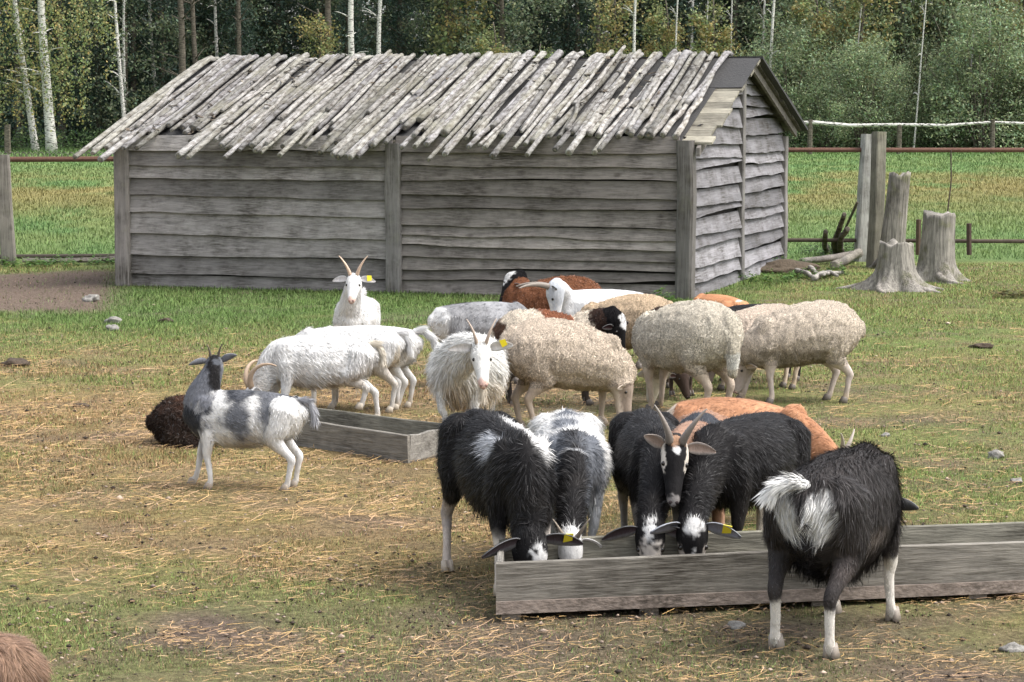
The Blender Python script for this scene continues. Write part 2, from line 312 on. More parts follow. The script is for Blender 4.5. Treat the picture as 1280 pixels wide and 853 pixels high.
def pasture():
    # density falls with distance
    n = 900000; y = 6.6*np.exp(RNG.uniform(0, 1, n)*math.log(29.6/6.6)); half = y*.26+.6; x = RNG.uniform(-1, 1, n)*half; tl = RNG.uniform(size=n) < .16; x = np.where(tl, x*(1+RNG.uniform(0, 1, n)**1.5*.9), x)
    straw, mud, lush, n2, n3 = zones(x, y)
    keep = RNG.uniform(0, 1, n) < np.clip(.95-mud*1.0-straw*.25, .05, 1)
    hutx = (x-1.85)*.9565+(y-23.9)*-.2924; huty = (x-1.85)*.2924+(y-23.9)*.9565
    keep &= ~((hutx < .05) & (hutx > -6.6) & (huty > 0.02) & (huty < 5.7))
    x = x[keep]; y = y[keep]; lush = lush[keep]; straw = straw[keep]; n2 = n2[keep]
    m = len(x); s = (y/10)**.5
    h = RNG.uniform(.010, .028, m)*s*(1+.35*lush); w = RNG.uniform(.0022, .0042, m)*(y/9)**.9
    c = gcolor(x, y); k = RNG.uniform(0, 1, m)
    g = np.where((k < .55)[:, None], GREEN*1.15, np.where((k < .8)[:, None], OLIVE*1.2, STRAWC*.9)); g = np.where((k < .14)[:, None], c*.45, g); g = np.where(((k > .90) & (lush < .5))[:, None], np.array([.40, .24, .17]), g); g = np.where(((k > .5) & (k < .58))[:, None], np.array([.13, .30, .06]), g)
    g = np.where(((straw > .45) & (k > .3))[:, None], STRAWC*RNG.uniform(.6, 1.1, (m, 1)), g)
    g = g+(LUSH*1.25-g)*np.clip(lush*1.1, 0, 1)[:, None]
    c = (c*.3+g*.7)*RNG.uniform(.45, 1.6, (m, 1))
    blades('pasture_grass', x, y, np.zeros(m)-.004, h, w, c, 1.1, label='short trodden grass mixed with dry stalks over the pasture', cat='grass')
pasture()
def straw():
    n = 95000; y = 6.8*np.exp(RNG.uniform(0, 1, n)**1.25*math.log(21/6.8)); x = RNG.uniform(-1, 1, n)*(y*.27+.4)
    st, mud, lush, n2, n3 = zones(x, y)
    cl = fbm(xy3(x, y, 2.6), 77, 2); ok = RNG.uniform(0, 1, n) < (.06+st*.8+mud*.18)*ss(.25, .62, cl)*(1-lush*.9)
    x = x[ok]; y = y[ok]; n = len(x)
    a = RNG.normal(0, 1.1, n)+np.where(RNG.uniform(size=n) < .3, PI/2, 0); Ln = (RNG.gamma(1.6, .028, n)+.015)*(.72+.28*ss(8.5, 11, y)); wd = RNG.uniform(.0005, .0012, n)*(y/8)**.6
    el = RNG.normal(.05, .12, n); el = np.clip(el, -.02, .6)
    d = np.stack([np.cos(a)*np.cos(el), np.sin(a)*np.cos(el), np.sin(el)], 1); sd = np.stack([-np.sin(a), np.cos(a), np.zeros(n)], 1)
    bend = sd*(RNG.normal(0, .12, n)*Ln)[:, None]
    p = np.stack([x, y, RNG.uniform(.006, .022, n)], 1); W = sd*wd[:, None]; D = d*Ln[:, None]
    T = np.array([0, 0, 1.])*wd[:, None]
    V = np.stack([p-W, p+T, p+W, p+D*.5+bend-W, p+D*.5+bend+T, p+D*.5+bend+W, p+D-W*.6, p+D+T*.6, p+D+W*.6], 1).reshape(-1, 3)
    base = np.arange(n)[:, None]*9; F = np.vstack([base+np.array(q) for q in ((0, 3, 4, 1), (1, 4, 5, 2), (3, 6, 7, 4), (4, 7, 8, 5))])
    c = np.array([.52, .34, .18])*RNG.uniform(.4, 1.35, (n, 1))*np.where(RNG.uniform(size=(n, 1)) < .1, 1.35, 1)*np.array([1, 1, 1]); c[:, 2] *= RNG.uniform(.7, 1.2, n)
    tag(link('straw', mesh('straw', V, F, M['straw'], np.repeat(c, 9, 0), True)), 'dry yellow straw scattered over the trampled pasture', 'straw', kind='stuff')
straw()
def litter():
    n = 16000; y = 6.8*np.exp(RNG.uniform(0, 1, n)**1.2*math.log(27/6.8)); x = RNG.uniform(-1, 1, n)*(y*.27+.4)
    P = norm(RNG.normal(size=(n, 6, 3)))*RNG.uniform(.6, 1, (n, 6, 1)); dirs = np.array([[1, 0, 0], [-1, 0, 0], [0, 1, 0], [0, -1, 0], [0, 0, 1], [0, 0, -1]])
    s = RNG.gamma(1.5, .0024, n)+.0022; V = (dirs[None]*RNG.uniform(.6, 1.2, (n, 6, 1))*np.array([1, 1, .6]))*s[:, None, None]+np.stack([x, y, s*.3+.004], 1)[:, None]
    f = np.array([(0, 2, 4), (2, 1, 4), (1, 3, 4), (3, 0, 4), (2, 0, 5), (1, 2, 5), (3, 1, 5), (0, 3, 5)]); F = (np.arange(n)[:, None, None]*6+f[None]).reshape(-1, 3)
    k = RNG.uniform(0, 1, n)[:, None]; c = np.where(k < .6, np.array([.075, .058, .045]), np.array([.40, .31, .24]))*RNG.uniform(.6, 1.4, (n, 1))
    tag(link('soil_crumbs', mesh('soil_crumbs', V.reshape(-1, 3), F, M['stone'], np.repeat(c, 6, 0), True)), 'dark crumbs of soil and droppings scattered over the pasture', 'soil crumbs', kind='stuff')
litter()
def meadow():
    n = 230000; y = 30.5*np.exp(RNG.uniform(0, 1, n)*math.log(95/30.5)); x = RNG.uniform(-1, 1, n)*(y*.27+1); x = x*np.where(RNG.uniform(size=n) < .2, 1+RNG.uniform(0, 1, n)*.9, 1)
    c = gcolor(x, y)*RNG.uniform(.7, 1.35, (n, 1)); h = RNG.uniform(.03, .085, n)*(1+1.3*ss(84, 92, y))*(y/45)**.3; w = RNG.uniform(.008, .02, n)*(y/32)
    blades('meadow_grass', x, y, gz(y), h, w, c, .6, label='lush green meadow grass with a rusty brown band behind the fence', cat='grass')
meadow()
# ------------------------------------------------------------------ shed
SA = np.array([1.83, 23.9, 0.]); SF = norm(np.array([6.2, -1.9, 0])); SP = np.array([-SF[1], SF[0], 0.])   # SF along the front to the right, SP into depth
SL, SD = 6.50, 5.54
shed = empty('wooden_shed', tuple(SA)); tag(shed, 'low grey weathered plank shed roofed with pale barked poles', 'shed')
def sp(u, v, z=0): return SF*u+SP*v+np.array([0, 0, z])     # local to the shed root; u from right corner (negative to the left)
def plank(mb, u0, u1, z0, z1, place, out, seed, tone, th=.022, lap=.048):
    """waney-edged board between u0 and u1; place(u) -> base point, out = outward normal; z0 z1 can be functions"""
    n = 26; V = []; out = np.array(out, float)
    us = np.linspace(u0, u1, n); A = fbm(np.stack([us*1.3, us*0+seed, us*0], 1), 51, 3)-.5; B = fbm(np.stack([us*1.3, us*0+seed+1, us*0], 1), 51, 3)-.5
    bow = fbm(np.stack([us*2, us*0+seed, us*0+5], 1), 9, 2)*.012
    kn = np.maximum(0, vnoise(np.stack([us*2.2, us*0+seed, us*0+9], 1), 5)-.86)*.10
    for i, u in enumerate(us):
        b = place(u); lo = z0(u)+A[i]*.050-kn[i]; hi = z1(u)-.020
        o0 = lap+bow[i]; o1 = .004
        for (z, o) in ((lo, o0-th), (lo+.002, o0), (lo+(hi-lo)*.5, (o0+o1)/2+.002), (hi, o1+.004), (hi, o1-th+.004)):
            V.append(b+out*o+np.array([0, 0, z]))
    F = []
    for i in range(n-1):
        for j in range(5):
            j2 = (j+1) % 5; F.append((i*5+j, (i+1)*5+j, (i+1)*5+j2, i*5+j2))
    F.append((0, 1, 2, 3, 4)); e = (n-1)*5; F.append((e+4, e+3, e+2, e+1, e))
    mb.add(V, F, tone)
def tone(k=1.0, warm=None):
    w = random.uniform(-.02, .03) if warm is None else warm; g = .265*k*random.uniform(.60, 1.28); return (g*(1.06+w), g*.985, g*(.93-w))
WH = lambda u: 1.70+u*0.002
# front wall: two bays of boards
for (u0, u1, rows) in ((-SL+.08, -SL/2-.02, [0, .13, .35, .60, .84, 1.03, 1.22, 1.37, 1.53, 1.70]), (-SL/2+.02, -.08, [0, .14, .26, .40, .52, .63, .73, .92, 1.07, 1.23, 1.38, 1.52, 1.70])):
    mb = MB()
    for k in range(len(rows)-1):
        sl_ = random.uniform(-.012, .012)
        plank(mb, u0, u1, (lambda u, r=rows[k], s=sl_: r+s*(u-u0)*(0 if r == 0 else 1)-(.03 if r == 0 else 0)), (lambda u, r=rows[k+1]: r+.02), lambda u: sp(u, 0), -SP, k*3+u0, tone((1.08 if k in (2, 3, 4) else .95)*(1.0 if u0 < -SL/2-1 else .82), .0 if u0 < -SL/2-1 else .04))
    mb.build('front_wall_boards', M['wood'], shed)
# gable wall, boards follow the roof line
APX = 2.62; RV = SD/2; RIDGE = APX
def rz(v, off=0): return RIDGE-(.335 if v < RV else .27)*abs(v-RV)+off
def roofz(v): return 1.70+(APX-.07-1.70)*(1-abs(v-RV)/RV)
for (v0, v1) in ((.10, RV-.03), (RV+.03, SD-.06)):
    mb = MB(); z = -.03; k = 0
    while z < 2.5:
        h = random.choice([.13, .16, .18, .21]); z1 = z+h
        zm = z+.03; a, b_ = v0, v1
        if zm > 1.70:                                       # clip under the slope
            f = 1-(zm-1.70)/(APX-.07-1.70); 
            if v0 < RV: a = max(v0, RV-RV*f)
            else: b_ = min(v1, RV+RV*f)
        if b_-a < .10: break
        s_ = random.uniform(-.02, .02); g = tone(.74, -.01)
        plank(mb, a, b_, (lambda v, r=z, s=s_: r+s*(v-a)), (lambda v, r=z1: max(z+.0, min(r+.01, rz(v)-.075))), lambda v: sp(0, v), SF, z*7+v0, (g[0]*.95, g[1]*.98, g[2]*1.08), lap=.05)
        z = z1; k += 1
    mb.build('gable_wall_boards', M['wood_y2'], shed)
mb = MB()
for w0, w1, nrm_ in ((sp(-SL, 0), sp(-SL, SD), -SF), (sp(-SL, SD), sp(0, SD), SP)):
    for k in range(9):
        V, F = strip_box(w0+np.array([0, 0, k*.188]), w1+np.array([0, 0, k*.188]), .18, .025, out=nrm_); mb.add(V, F, tone())
V, F = strip_box(sp(-SL+.1, .06, 0), sp(-.1, .06, 0), 1.7, .02, out=-SP); mb.add(V, F, (.03, .028, .025))  # near-black sheet behind the front boards, shade in the seams put into colour
V, F = strip_box(sp(-.06, .1, 0), sp(-.06, SD-.1, 0), 1.7, .02, out=SF); mb.add(V, F, (.03, .028, .025))  # same added dark sheet behind the gable boards, painted shade for the gaps
mb.build('back_wall_and_shade_sheet', M['wood'], shed)
def post(u, v, h, w, d, seed):
    mb = MB(); n = 10; V = []; 
    for i in range(n):
        t = i/(n-1); j = (vnoise([[t*3, seed, 0]], 4)[0]-.5)*.02; jj = (vnoise([[t*3, seed, 7]], 4)[0]-.5)*.02; s = 1+.04*(1-t)
        for a, b_ in ((-.5, -.5), (-.35, -.6), (.35, -.6), (.5, -.5), (.5, .5), (-.5, .5)):
            V.append(sp(u+j+a*w*s, v+jj+b_*d*s, -.05+t*(h+.05)))
    F = [tuple(range(5, -1, -1)), tuple(range((n-1)*6, n*6))]
    for i in range(n-1):
        for k in range(6):
            k2 = (k+1) % 6; F.append((i*6+k, i*6+k2, (i+1)*6+k2, (i+1)*6+k))
    g = tone(.80); mb.add(V, F, g); return mb.build('post', M['woodz'], shed)
post(-SL+.0, -.01, 1.66, .17, .16, 1); post(-SL/2, -.03, 1.62, .17, .10, 2); post(0.0, -.01, 1.66, .17, .17, 3)
post(.03, RV, 2.50, .07, .11, 4); post(.03, SD-.02, 1.66, .08, .13, 5); post(-SL, SD, 1.6, .12, .12, 6)
# roof deck (boards) with tar paper on it
OH = .22; EAVE = -.50
def slab(u0, u1, v0, v1, off, th, nv=8, nu=2, wob=0):
    V = []; us = np.linspace(u0, u1, nu); vs = np.linspace(v0, v1, nv)
    for k, o in ((0, off), (1, off-th)):
        for u in us:
            for v in vs:
                V.append(sp(u, v, rz(v, o)+(wob*(vnoise([[u*3, v*3, 2.]], 6)[0]-.4) if k == 0 else 0)))
    F = []; q = nu*nv
    for i in range(nu-1):
        for j in range(nv-1):
            a = i*nv+j; F.append((a, a+nv, a+nv+1, a+1)); F.append((q+a, q+a+1, q+a+nv+1, q+a+nv))
    bd = [i*nv for i in range(nu)]+[(nu-1)*nv+j for j in range(1, nv)]+[i*nv+nv-1 for i in range(nu-2, -1, -1)]+[j for j in range(nv-2, 0, -1)]
    for i in range(len(bd)):
        a, b_ = bd[i], bd[(i+1) % len(bd)]; F.append((a, q+a, q+b_, b_))
    return V, F
mb = MB(); v = .0
while v < RV-.02:
    w = min(random.uniform(.15, .2), RV-v); e = random.uniform(-.03, .05)
    V, F = slab(-SL-.25, OH+e, v, v+w-.008, -.05, .025, 2); g = tone(.85, .0); mb.add(V, F, (g[0]*1.0, g[1]*1.0, g[2]*.84)); v += w
v = RV+.005
while v < SD+.28:
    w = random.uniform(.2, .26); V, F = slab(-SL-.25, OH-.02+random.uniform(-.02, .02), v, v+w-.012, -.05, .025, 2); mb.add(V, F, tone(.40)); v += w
mb.build('roof_deck', M['wood'], shed)
mb = MB(); V, F = slab(-SL-.22, -.06, .02, RV, -.035, .008, 12, 40, .02); mb.add(V, F)
V, F = slab(-.30, OH+.02, RV-1.05, RV+.02, -.028, .01, 10, 10, .035); mb.add(V, F)
V, F = slab(-SL-.22, OH+.05, RV, SD+.36, -.018, .03, 14, 20, .03); mb.add(V, F)
mb.build('tar_paper', M['tar'], shed)
mb = MB()                                                  # rafters / verge under the gable overhang
for s in (0, 1):
    for (u_, th_) in ((OH-.10, .035),):
        a, b_ = (-.08, RV) if s == 0 else (RV, SD+.2)
        V, F = slab(u_, u_+th_, a, b_, -.08, .09, 2); mb.add(V, F, tone(.5))
V, F = slab(-SL, -.0, .02, .10, -.10, .10, 2); mb.add(V, F, tone(.35))  # eave beam toned dark, shadow under the eave put into its colour
mb.build('rafter', M['wood'], shed)
# the poles: barked trunks from eave to ridge, every one its own mesh, a few short ones on top
def pole(u, v0, v1, r0, r1, off, skew, seed, col):
    n = 13; t = np.linspace(0, 1, n); us = u+skew*t; vs = v0+(v1-v0)*t; zz = np.array([rz(a, off) for a in vs])
    P = np.array([sp(us[i], vs[i], zz[i]) for i in range(n)])
    q = np.stack([t*3.1, t*0+seed, t*0], 1); P = P+SF*((vnoise(q, 3)-.5)*.045)[:, None]+np.array([0, 0, 1.])*((vnoise(q+9, 3)-.5)*.03)[:, None]
    r = (r0+(r1-r0)*t)*(1+.16*(vnoise(q*3+4, 8)-.5))
    V, F = tube(P, r, r*.95, np.tile(SF, (n, 1)), 9, .12)
    C = np.zeros((len(V), 3)); C[:] = col; C[-2:] = (.30, .25, .19); C[-2] = (.34, .29, .22)
    C[:9] = np.array(col)*.75
    return link('roof_pole', mesh('roof_pole', V, F, M['pole'], C, True), shed)
u = -SL-.20; k = 0; NP = 0
while u < -.12 and NP < 97:
    r = random.uniform(.026, .038)*(1.2 if random.random() < .12 else 1)
    v0 = EAVE+.02+.30*(vnoise([[k*.22, 3., 0]], 2)[0]-.5)*2+random.choice([-.18, -.08, .05, .2, .4, .6])+random.uniform(-.08, .08)
    if u > -.75: v0 = EAVE+.42+random.uniform(-.1, .2)+(.9 if u > -.38 else 0)
    if k in (21, 40, 66): v0 -= .22
    v1 = RV+random.uniform(.0, .14)
    if random.random() < .10: v1 -= random.uniform(.2, 1.2)
    t_ = random.choice([random.uniform(.75, 1.1), random.uniform(.75, 1.1), random.uniform(.45, .8)]); w_ = random.uniform(-.015, .03)
    rb, rt = (r*1.12, r*.85) if random.random() < .6 else (r*.85, r*1.1)
    pole(u, v0, v1, rb, rt, .035+random.uniform(-.008, .02), random.uniform(-.10, .07), k*1.7, (.37*t_, .36*t_, (.345-w_)*t_)); NP += 1
    u += max(.0645, 2*r*random.uniform(.92, 1.25)); k += 1
base_pole = pole; extra = MB()
def pole_extra(u, v0, v1, r0, r1, off, skew, seed, col):
    o = base_pole(u, v0, v1, r0, r1, off, skew, seed, col); me = o.data; n = len(me.vertices); X = np.zeros(n*3, np.float32); me.vertices.foreach_get('co', X); extra.add(X.reshape(-1, 3), [tuple(p.vertices) for p in me.polygons], col); bpy.data.objects.remove(o); bpy.data.meshes.remove(me)
for i in range(26):
    u = random.uniform(-SL+.1, -.5); v0 = EAVE+random.uniform(-.05, 1.4); r = random.uniform(.018, .03); t_ = random.uniform(.55, 1.1)
    pole_extra(u, v0, min(RV, v0+random.uniform(.7, 2.4)), r, r*.8, .095, random.uniform(-.16, .12), i*2.3+50, (.40*t_, .385*t_, .36*t_))
tag(extra.build('short_pole', M['pole'], shed, True), kind='stuff')
while NP < 100:
    u = random.uniform(-SL+.1, -.5); v0 = EAVE+random.uniform(-.12, 1.1); r = random.uniform(.024, .036); t_ = random.uniform(.6, 1.1)
    u = -.36+(NP-97)*.12; v0 = EAVE+.45; pole(u, v0, v0+1.15, .034, .026, .04, 0.02, NP, (.42*t_, .40*t_, .37*t_)); NP += 1; continue
    pole(u, v0, min(RV, v0+random.uniform(1.0, 2.6)), r, r*.8, .10, random.uniform(-.10, .08), NP*2.3, (.46*t_, .44*t_, .41*t_)); NP += 1
mb = MB()
for i in range(420):
    u = random.uniform(-SL, -.3); v = random.uniform(EAVE+.35, RV-.3)
    if fbm([[u*1.1, v*1.1, 0]], 12, 2)[0] < .5: continue
    L_ = random.uniform(.03, .14); a = random.uniform(0, PI); d = SF*math.cos(a)+SP*math.sin(a); c = sp(u, v, rz(v, random.uniform(.06, .10)))
    s_ = np.cross(d, [0, 0, 1])*random.uniform(.008, .025); dz = np.array([0, 0, random.uniform(-.02, .03)])
    g = random.choice([(.10, .075, .05), (.16, .13, .10), (.3, .27, .22), (.06, .05, .04)])
    V = [c-s_, c+s_, c+d*L_+s_+dz, c+d*L_-s_+dz]; V += [q+np.array([0, 0, .006]) for q in V]
    mb.add(V, [(3, 2, 1, 0), (4, 5, 6, 7), (0, 1, 5, 4), (1, 2, 6, 5), (2, 3, 7, 6), (3, 0, 4, 7)], g)
tag(mb.build('bark_litter', M['stone'], shed), kind='stuff')
# ------------------------------------------------------------------ feeding troughs
def trough(name, label, C0, dirL, dirW, Ln, W, H, feet, th=.025, rail=True, wm='troughwood'):
    """C0 near bottom corner; boards lean out slightly"""
    t = empty(name, tuple(C0)); tag(t, label, 'trough', 'feeding troughs'); dl = norm(np.array([*dirL, 0.])); dw = norm(np.array([*dirW, 0.])); up = np.array([0, 0, 1.])
    z0 = .035 if feet else .0; lean = .006
    def board(name, a, b, h, thv, nseg, out, tonev, z, warpseed, grain=None):
        V = []; F = []
        for i in range(nseg+1):
            f = i/nseg; p = a+(b-a)*f; wob = (vnoise([[f*4, warpseed, 0]], 3)[0]-.5)*.010
            for (zz, o) in ((0, 0), (0, thv), (h+wob-.004, thv+lean), (h+wob, thv+lean-.006), (h+wob, lean+.004), (h+wob-.004, lean)):
                V.append(p+out*o+up*(z+zz))
        k = 6
        for i in range(nseg):
            for j in range(k):
                j2 = (j+1) % k; F.append((i*k+j, (i+1)*k+j, (i+1)*k+j2, i*k+j2))
        F.append(tuple(range(k))); F.append(tuple(range(nseg*k+k-1, nseg*k-1, -1)))
        mb = MB(); mb.add(V, F, tonev); ob = mb.build(name, M[grain or wm], t); return ob
    o = np.zeros(3); ang = math.atan2(dl[1], dl[0])
    g = (.20, .185, .16)
    board('side_board', o, dl*Ln, H, th, 30, -dw, g, z0, 1)
    board('side_board', dw*W, dl*Ln+dw*W, H, th, 30, dw, (.19, .18, .145), z0, 4)
    board('end_board', dl*.03+dw*.001, dl*.03+dw*(W-.001), H-.012, th, 4, -dl, (.25, .235, .21), z0+.004, 2, 'wood_y'); board('end_board', dl*(Ln-.03)+dw*.001, dl*(Ln-.03)+dw*(W-.001), H-.012, th, 4, dl, g, z0+.004, 3, 'wood_y')
    mb = MB(); V, F = strip_box(dl*.002+up*(z0-.012), dl*(Ln-.002)+up*(z0-.012), .024, W, out=dw); mb.add(V, F, (.10, .085, .07)); mb.build('bottom_board', M['wood'], t)
    if rail:
        mb = MB(); V, F = strip_box(-dw*.024+up*(z0-.006), dl*Ln-dw*.024+up*(z0-.006), .048, .012, out=-dw); mb.add(V, F, (.25, .205, .175)); mb.build('rail', M['wood'], t)
    for f in feet:
        mb = MB(); V, F = strip_box(dl*f+up*-.01, dl*(f+.075)+up*-.01, z0+.004, W+.02, out=dw); V = [np.array(v)-dw*.012 for v in V]; mb.add(V, F, (.22, .19, .16)); mb.build('foot', M['wood'], t)
    mb = MB()                                                # feed left on the floor of the trough
    rs = random.Random(5)
    for i in range(260):
        c = dl*rs.uniform(.06, Ln-.06)+dw*rs.uniform(.03, W-.03)+up*(z0+.014+rs.uniform(0, .012)); a = rs.uniform(0, PI); d = np.array([math.cos(a), math.sin(a), rs.uniform(-.1, .2)])*rs.uniform(.01, .06); s_ = np.array([-math.sin(a), math.cos(a), 0])*.003
        mb.add([c-s_, c+s_, c+d+s_, c+d-s_, c+up*.003], [(0, 1, 4), (1, 2, 4), (2, 3, 4), (3, 0, 4)], random.choice([(.5, .38, .2), (.3, .22, .12), (.2, .22, .08)]))
    tag(mb.build('feed', M['straw'], t), kind='stuff')
    return t
M['wood_y'] = woodmat('weathered_end_board', 'y', 1, .5, 1.3)
TB = gnd(620, 783); trough('feeding_trough', 'long grey wooden trough in the foreground with five goats feeding over it', TB, (2.06, .40), (.02, 1), 2.75, .40, .195, [.02, .56, 1.25, 1.9, 2.6])
TA = gnd(512, 582); trough('feeding_trough', 'shorter wooden trough on the left behind the grey patched goat', TA, (-.66, .62), (.45, .72), 1.75, .40, .165, [], rail=False, wm='troughwood2')
# ------------------------------------------------------------------ old paddock fence of rusty rail on posts
def bar(mb, A, B, r, c, n=8, seed=0, wob=0.0, segs=10, r1=None):
    t = np.linspace(0, 1, segs); P = np.outer(1-t, A)+np.outer(t, B); 
    if wob: P = P+np.stack([(vnoise(np.stack([t*3, t*0+seed, t*0+k], 1), 5)-.5)*wob for k in range(3)], 1)
    rr = r+((r1 if r1 is not None else r)-r)*t; V, F = tube(P, rr, rr, None, n, .1); mb.add(V, F, c)
rustc = (.14, .075, .055)
def post_thing(name, label, base, h, w, d, col, lean=(0, 0), rot=0, cat='post', group=None, seed=1, mat='woodz'):
    mb = MB(); n = 14; V = []; ca, sa = math.cos(rot), math.sin(rot)
    for i in range(n):
        t = i/(n-1); j = (vnoise([[t*2, seed, 0]], 4)[0]-.5)*.02; s = 1+.08*(1-t)+(vnoise([[t*5, seed, 3]], 4)[0]-.5)*.05
        for a, b_ in ((-.5, -.42), (-.4, -.5), (.4, -.5), (.5, -.4), (.5, .42), (.4, .5), (-.4, .5), (-.5, .42)):
            X, Y_ = a*w*s, b_*d*s; V.append(np.array([X*ca-Y_*sa+j+lean[0]*t, X*sa+Y_*ca+lean[1]*t, -.06+t*(h+.06)]))
    F = [tuple(range(7, -1, -1)), tuple(range((n-1)*8, n*8))]
    for i in range(n-1):
        for k in range(8):
            k2 = (k+1) % 8; F.append((i*8+k, i*8+k2, (i+1)*8+k2, (i+1)*8+k))
    mb.add(V, F, col); o = mb.build(name, M[mat], None); o.location = tuple(base); return tag(o, label, cat, group)
yf = 30.2
pb = gnd(1088, 330)
def tone3(g): return (g*1.02, g, g*.93)
post_thing('concrete_post', 'tall pale square concrete post to the left of the tree stumps', gnd(1080, 326), 1.68, .20, .17, tone3(.40), (.05, 0), .15, seed=3, mat='stump_side' if 'stump_side' in M else 'woodz')
post_thing('wooden_post', 'mossy darker right face of the pale concrete post, added as a separate post', gnd(1093, 334), 1.72, .15, .13, (.20, .19, .15), (.06, .1), .5, seed=5)  # added piece, stands for the darker right face of the concrete post
post_thing('wooden_post', 'weathered grey fence post at the left edge of the photo', gnd(11, 330), 1.42, .17, .15, (.25, .23, .20), (-.07, 0), .1, seed=8)
def at_h(px, Y, h): return np.array([(px-640)/FPX*Y, Y, h])
fe = empty('rusty_rail_fence', (3.6, yf, 0)); tag(fe, 'rusty iron rail fence running behind the tree stumps right of the shed', 'fence', 'rusty rail fences')
def rel(p, e): return np.array(p)-np.array(e.location)
mb = MB(); bar(mb, rel(at(955, 187, yf), fe), rel(at(1900, 184.5, yf+.2), fe), .030, rustc, wob=.03, segs=30); mb.build('top_rail', M['rust'], fe)
mb = MB(); bar(mb, rel(at(960, 299, yf), fe), rel(at(1900, 300.5, yf), fe), .026, (.09, .07, .055), wob=.04, segs=30); mb.build('bottom_rail', M['rust'], fe)
mb = MB(); bar(mb, rel(at(1188, 187, yf), fe), rel(at(1183, 305, yf-.1), fe), .009, (.07, .05, .045), wob=.03, segs=12); mb.build('iron_rod', M['rust'], fe)
mb = MB(); bar(mb, rel(at(1211, 279, yf-.1), fe), rel(at(1212, 318, yf-.1), fe), .035, (.08, .055, .045), n=6); mb.build('stake', M['rust'], fe)
mb = MB(); bar(mb, rel(at(1148, 274, yf-.1), fe), rel(at(1148, 318, yf-.1), fe), .035, (.10, .07, .05), n=6); mb.build('stake', M['rust'], fe)
for q_ in (1420, 1700):
    mb = MB(); b0 = at_h(q_, yf+.1, -.1); bar(mb, rel(b0, fe), rel(at(q_, 182, yf+.1), fe), .07, (.2, .18, .15), n=8); mb.build('post', M['bark'], fe)
fl = empty('rusty_rail_fence', (-6.5, yf, 0)); tag(fl, 'rusty iron rail fence on the left side of the shed', 'fence', 'rusty rail fences')
mb = MB(); bar(mb, rel(at(-500, 199, yf), fl), rel(at(290, 198, yf), fl), .035, rustc, wob=.02, segs=30); mb.build('top_rail', M['rust'], fl)
mb = MB(); bar(mb, rel(at(-500, 318, yf), fl), rel(at(200, 320, yf), fl), .03, (.08, .065, .055), wob=.03, segs=30); mb.build('bottom_rail', M['rust'], fl)
mb = MB(); bar(mb, rel(at(30, 325, yf-.3), fl), rel(at(170, 322, yf-.2), fl), .045, (.19, .17, .15), n=6, wob=.05, segs=20); mb.build('fallen_rail', M['wood'], fl)
mb = MB()
for i in range(46):                                          # loops of wire netting above the left top rail
    x0 = at(-50+i*7.4, 197, yf); c = [rel(x0+np.array([math.sin(a)*.035, 0, .03+math.cos(a)*.045]), fl) for a in np.linspace(0, 2*PI, 7)]
    V, F = tube(c, .005, .005, None, 4, 0); mb.add(V, F, (.12, .11, .10))
mb.build('wire_netting', M['rust'], fl)
# far fence: white birch rail on thin posts in front of the wood
YF2 = 88.0
ff = empty('birch_pole_fence', (14, YF2, float(gz(YF2)))); tag(ff, 'white birch pole rail on thin posts in front of the wood at the right', 'fence')
mb = MB(); pts = [(940, 157), (1013, 153), (1060, 157), (1122, 156), (1180, 157), (1236, 153), (1300, 155.5), (1380, 154), (1500, 156), (1600, 154)]
V, F = tube([rel(at(a, b, YF2), ff) for a, b in pts], [.05, .075, .07, .06, .06, .05, .06, .06, .06, .05], [.05, .075, .07, .06, .06, .05, .06, .06, .06, .05], None, 8, .2); mb.add(V, F); mb.build('rail', M['birch'], ff)
for px, top in ((1011, 150), (1122, 156), (1238, 150), (1352, 150), (1470, 150), (1590, 150)):
    mb = MB(); b0 = at(px, 190, YF2); b0[2] = gz(YF2)-.05; bar(mb, rel(b0, ff), rel(at(px, top, YF2), ff), .10, (.13, .11, .09), n=7); mb.build('post', M['bark'], ff)
b0 = at(12, 190, YF2); b0[2] = gz(YF2)
post_thing('thin_post', 'thin brown post standing before the dark wood at the far left', b0, 1.15, .2, .2, (.12, .10, .08), seed=9, mat='bark')
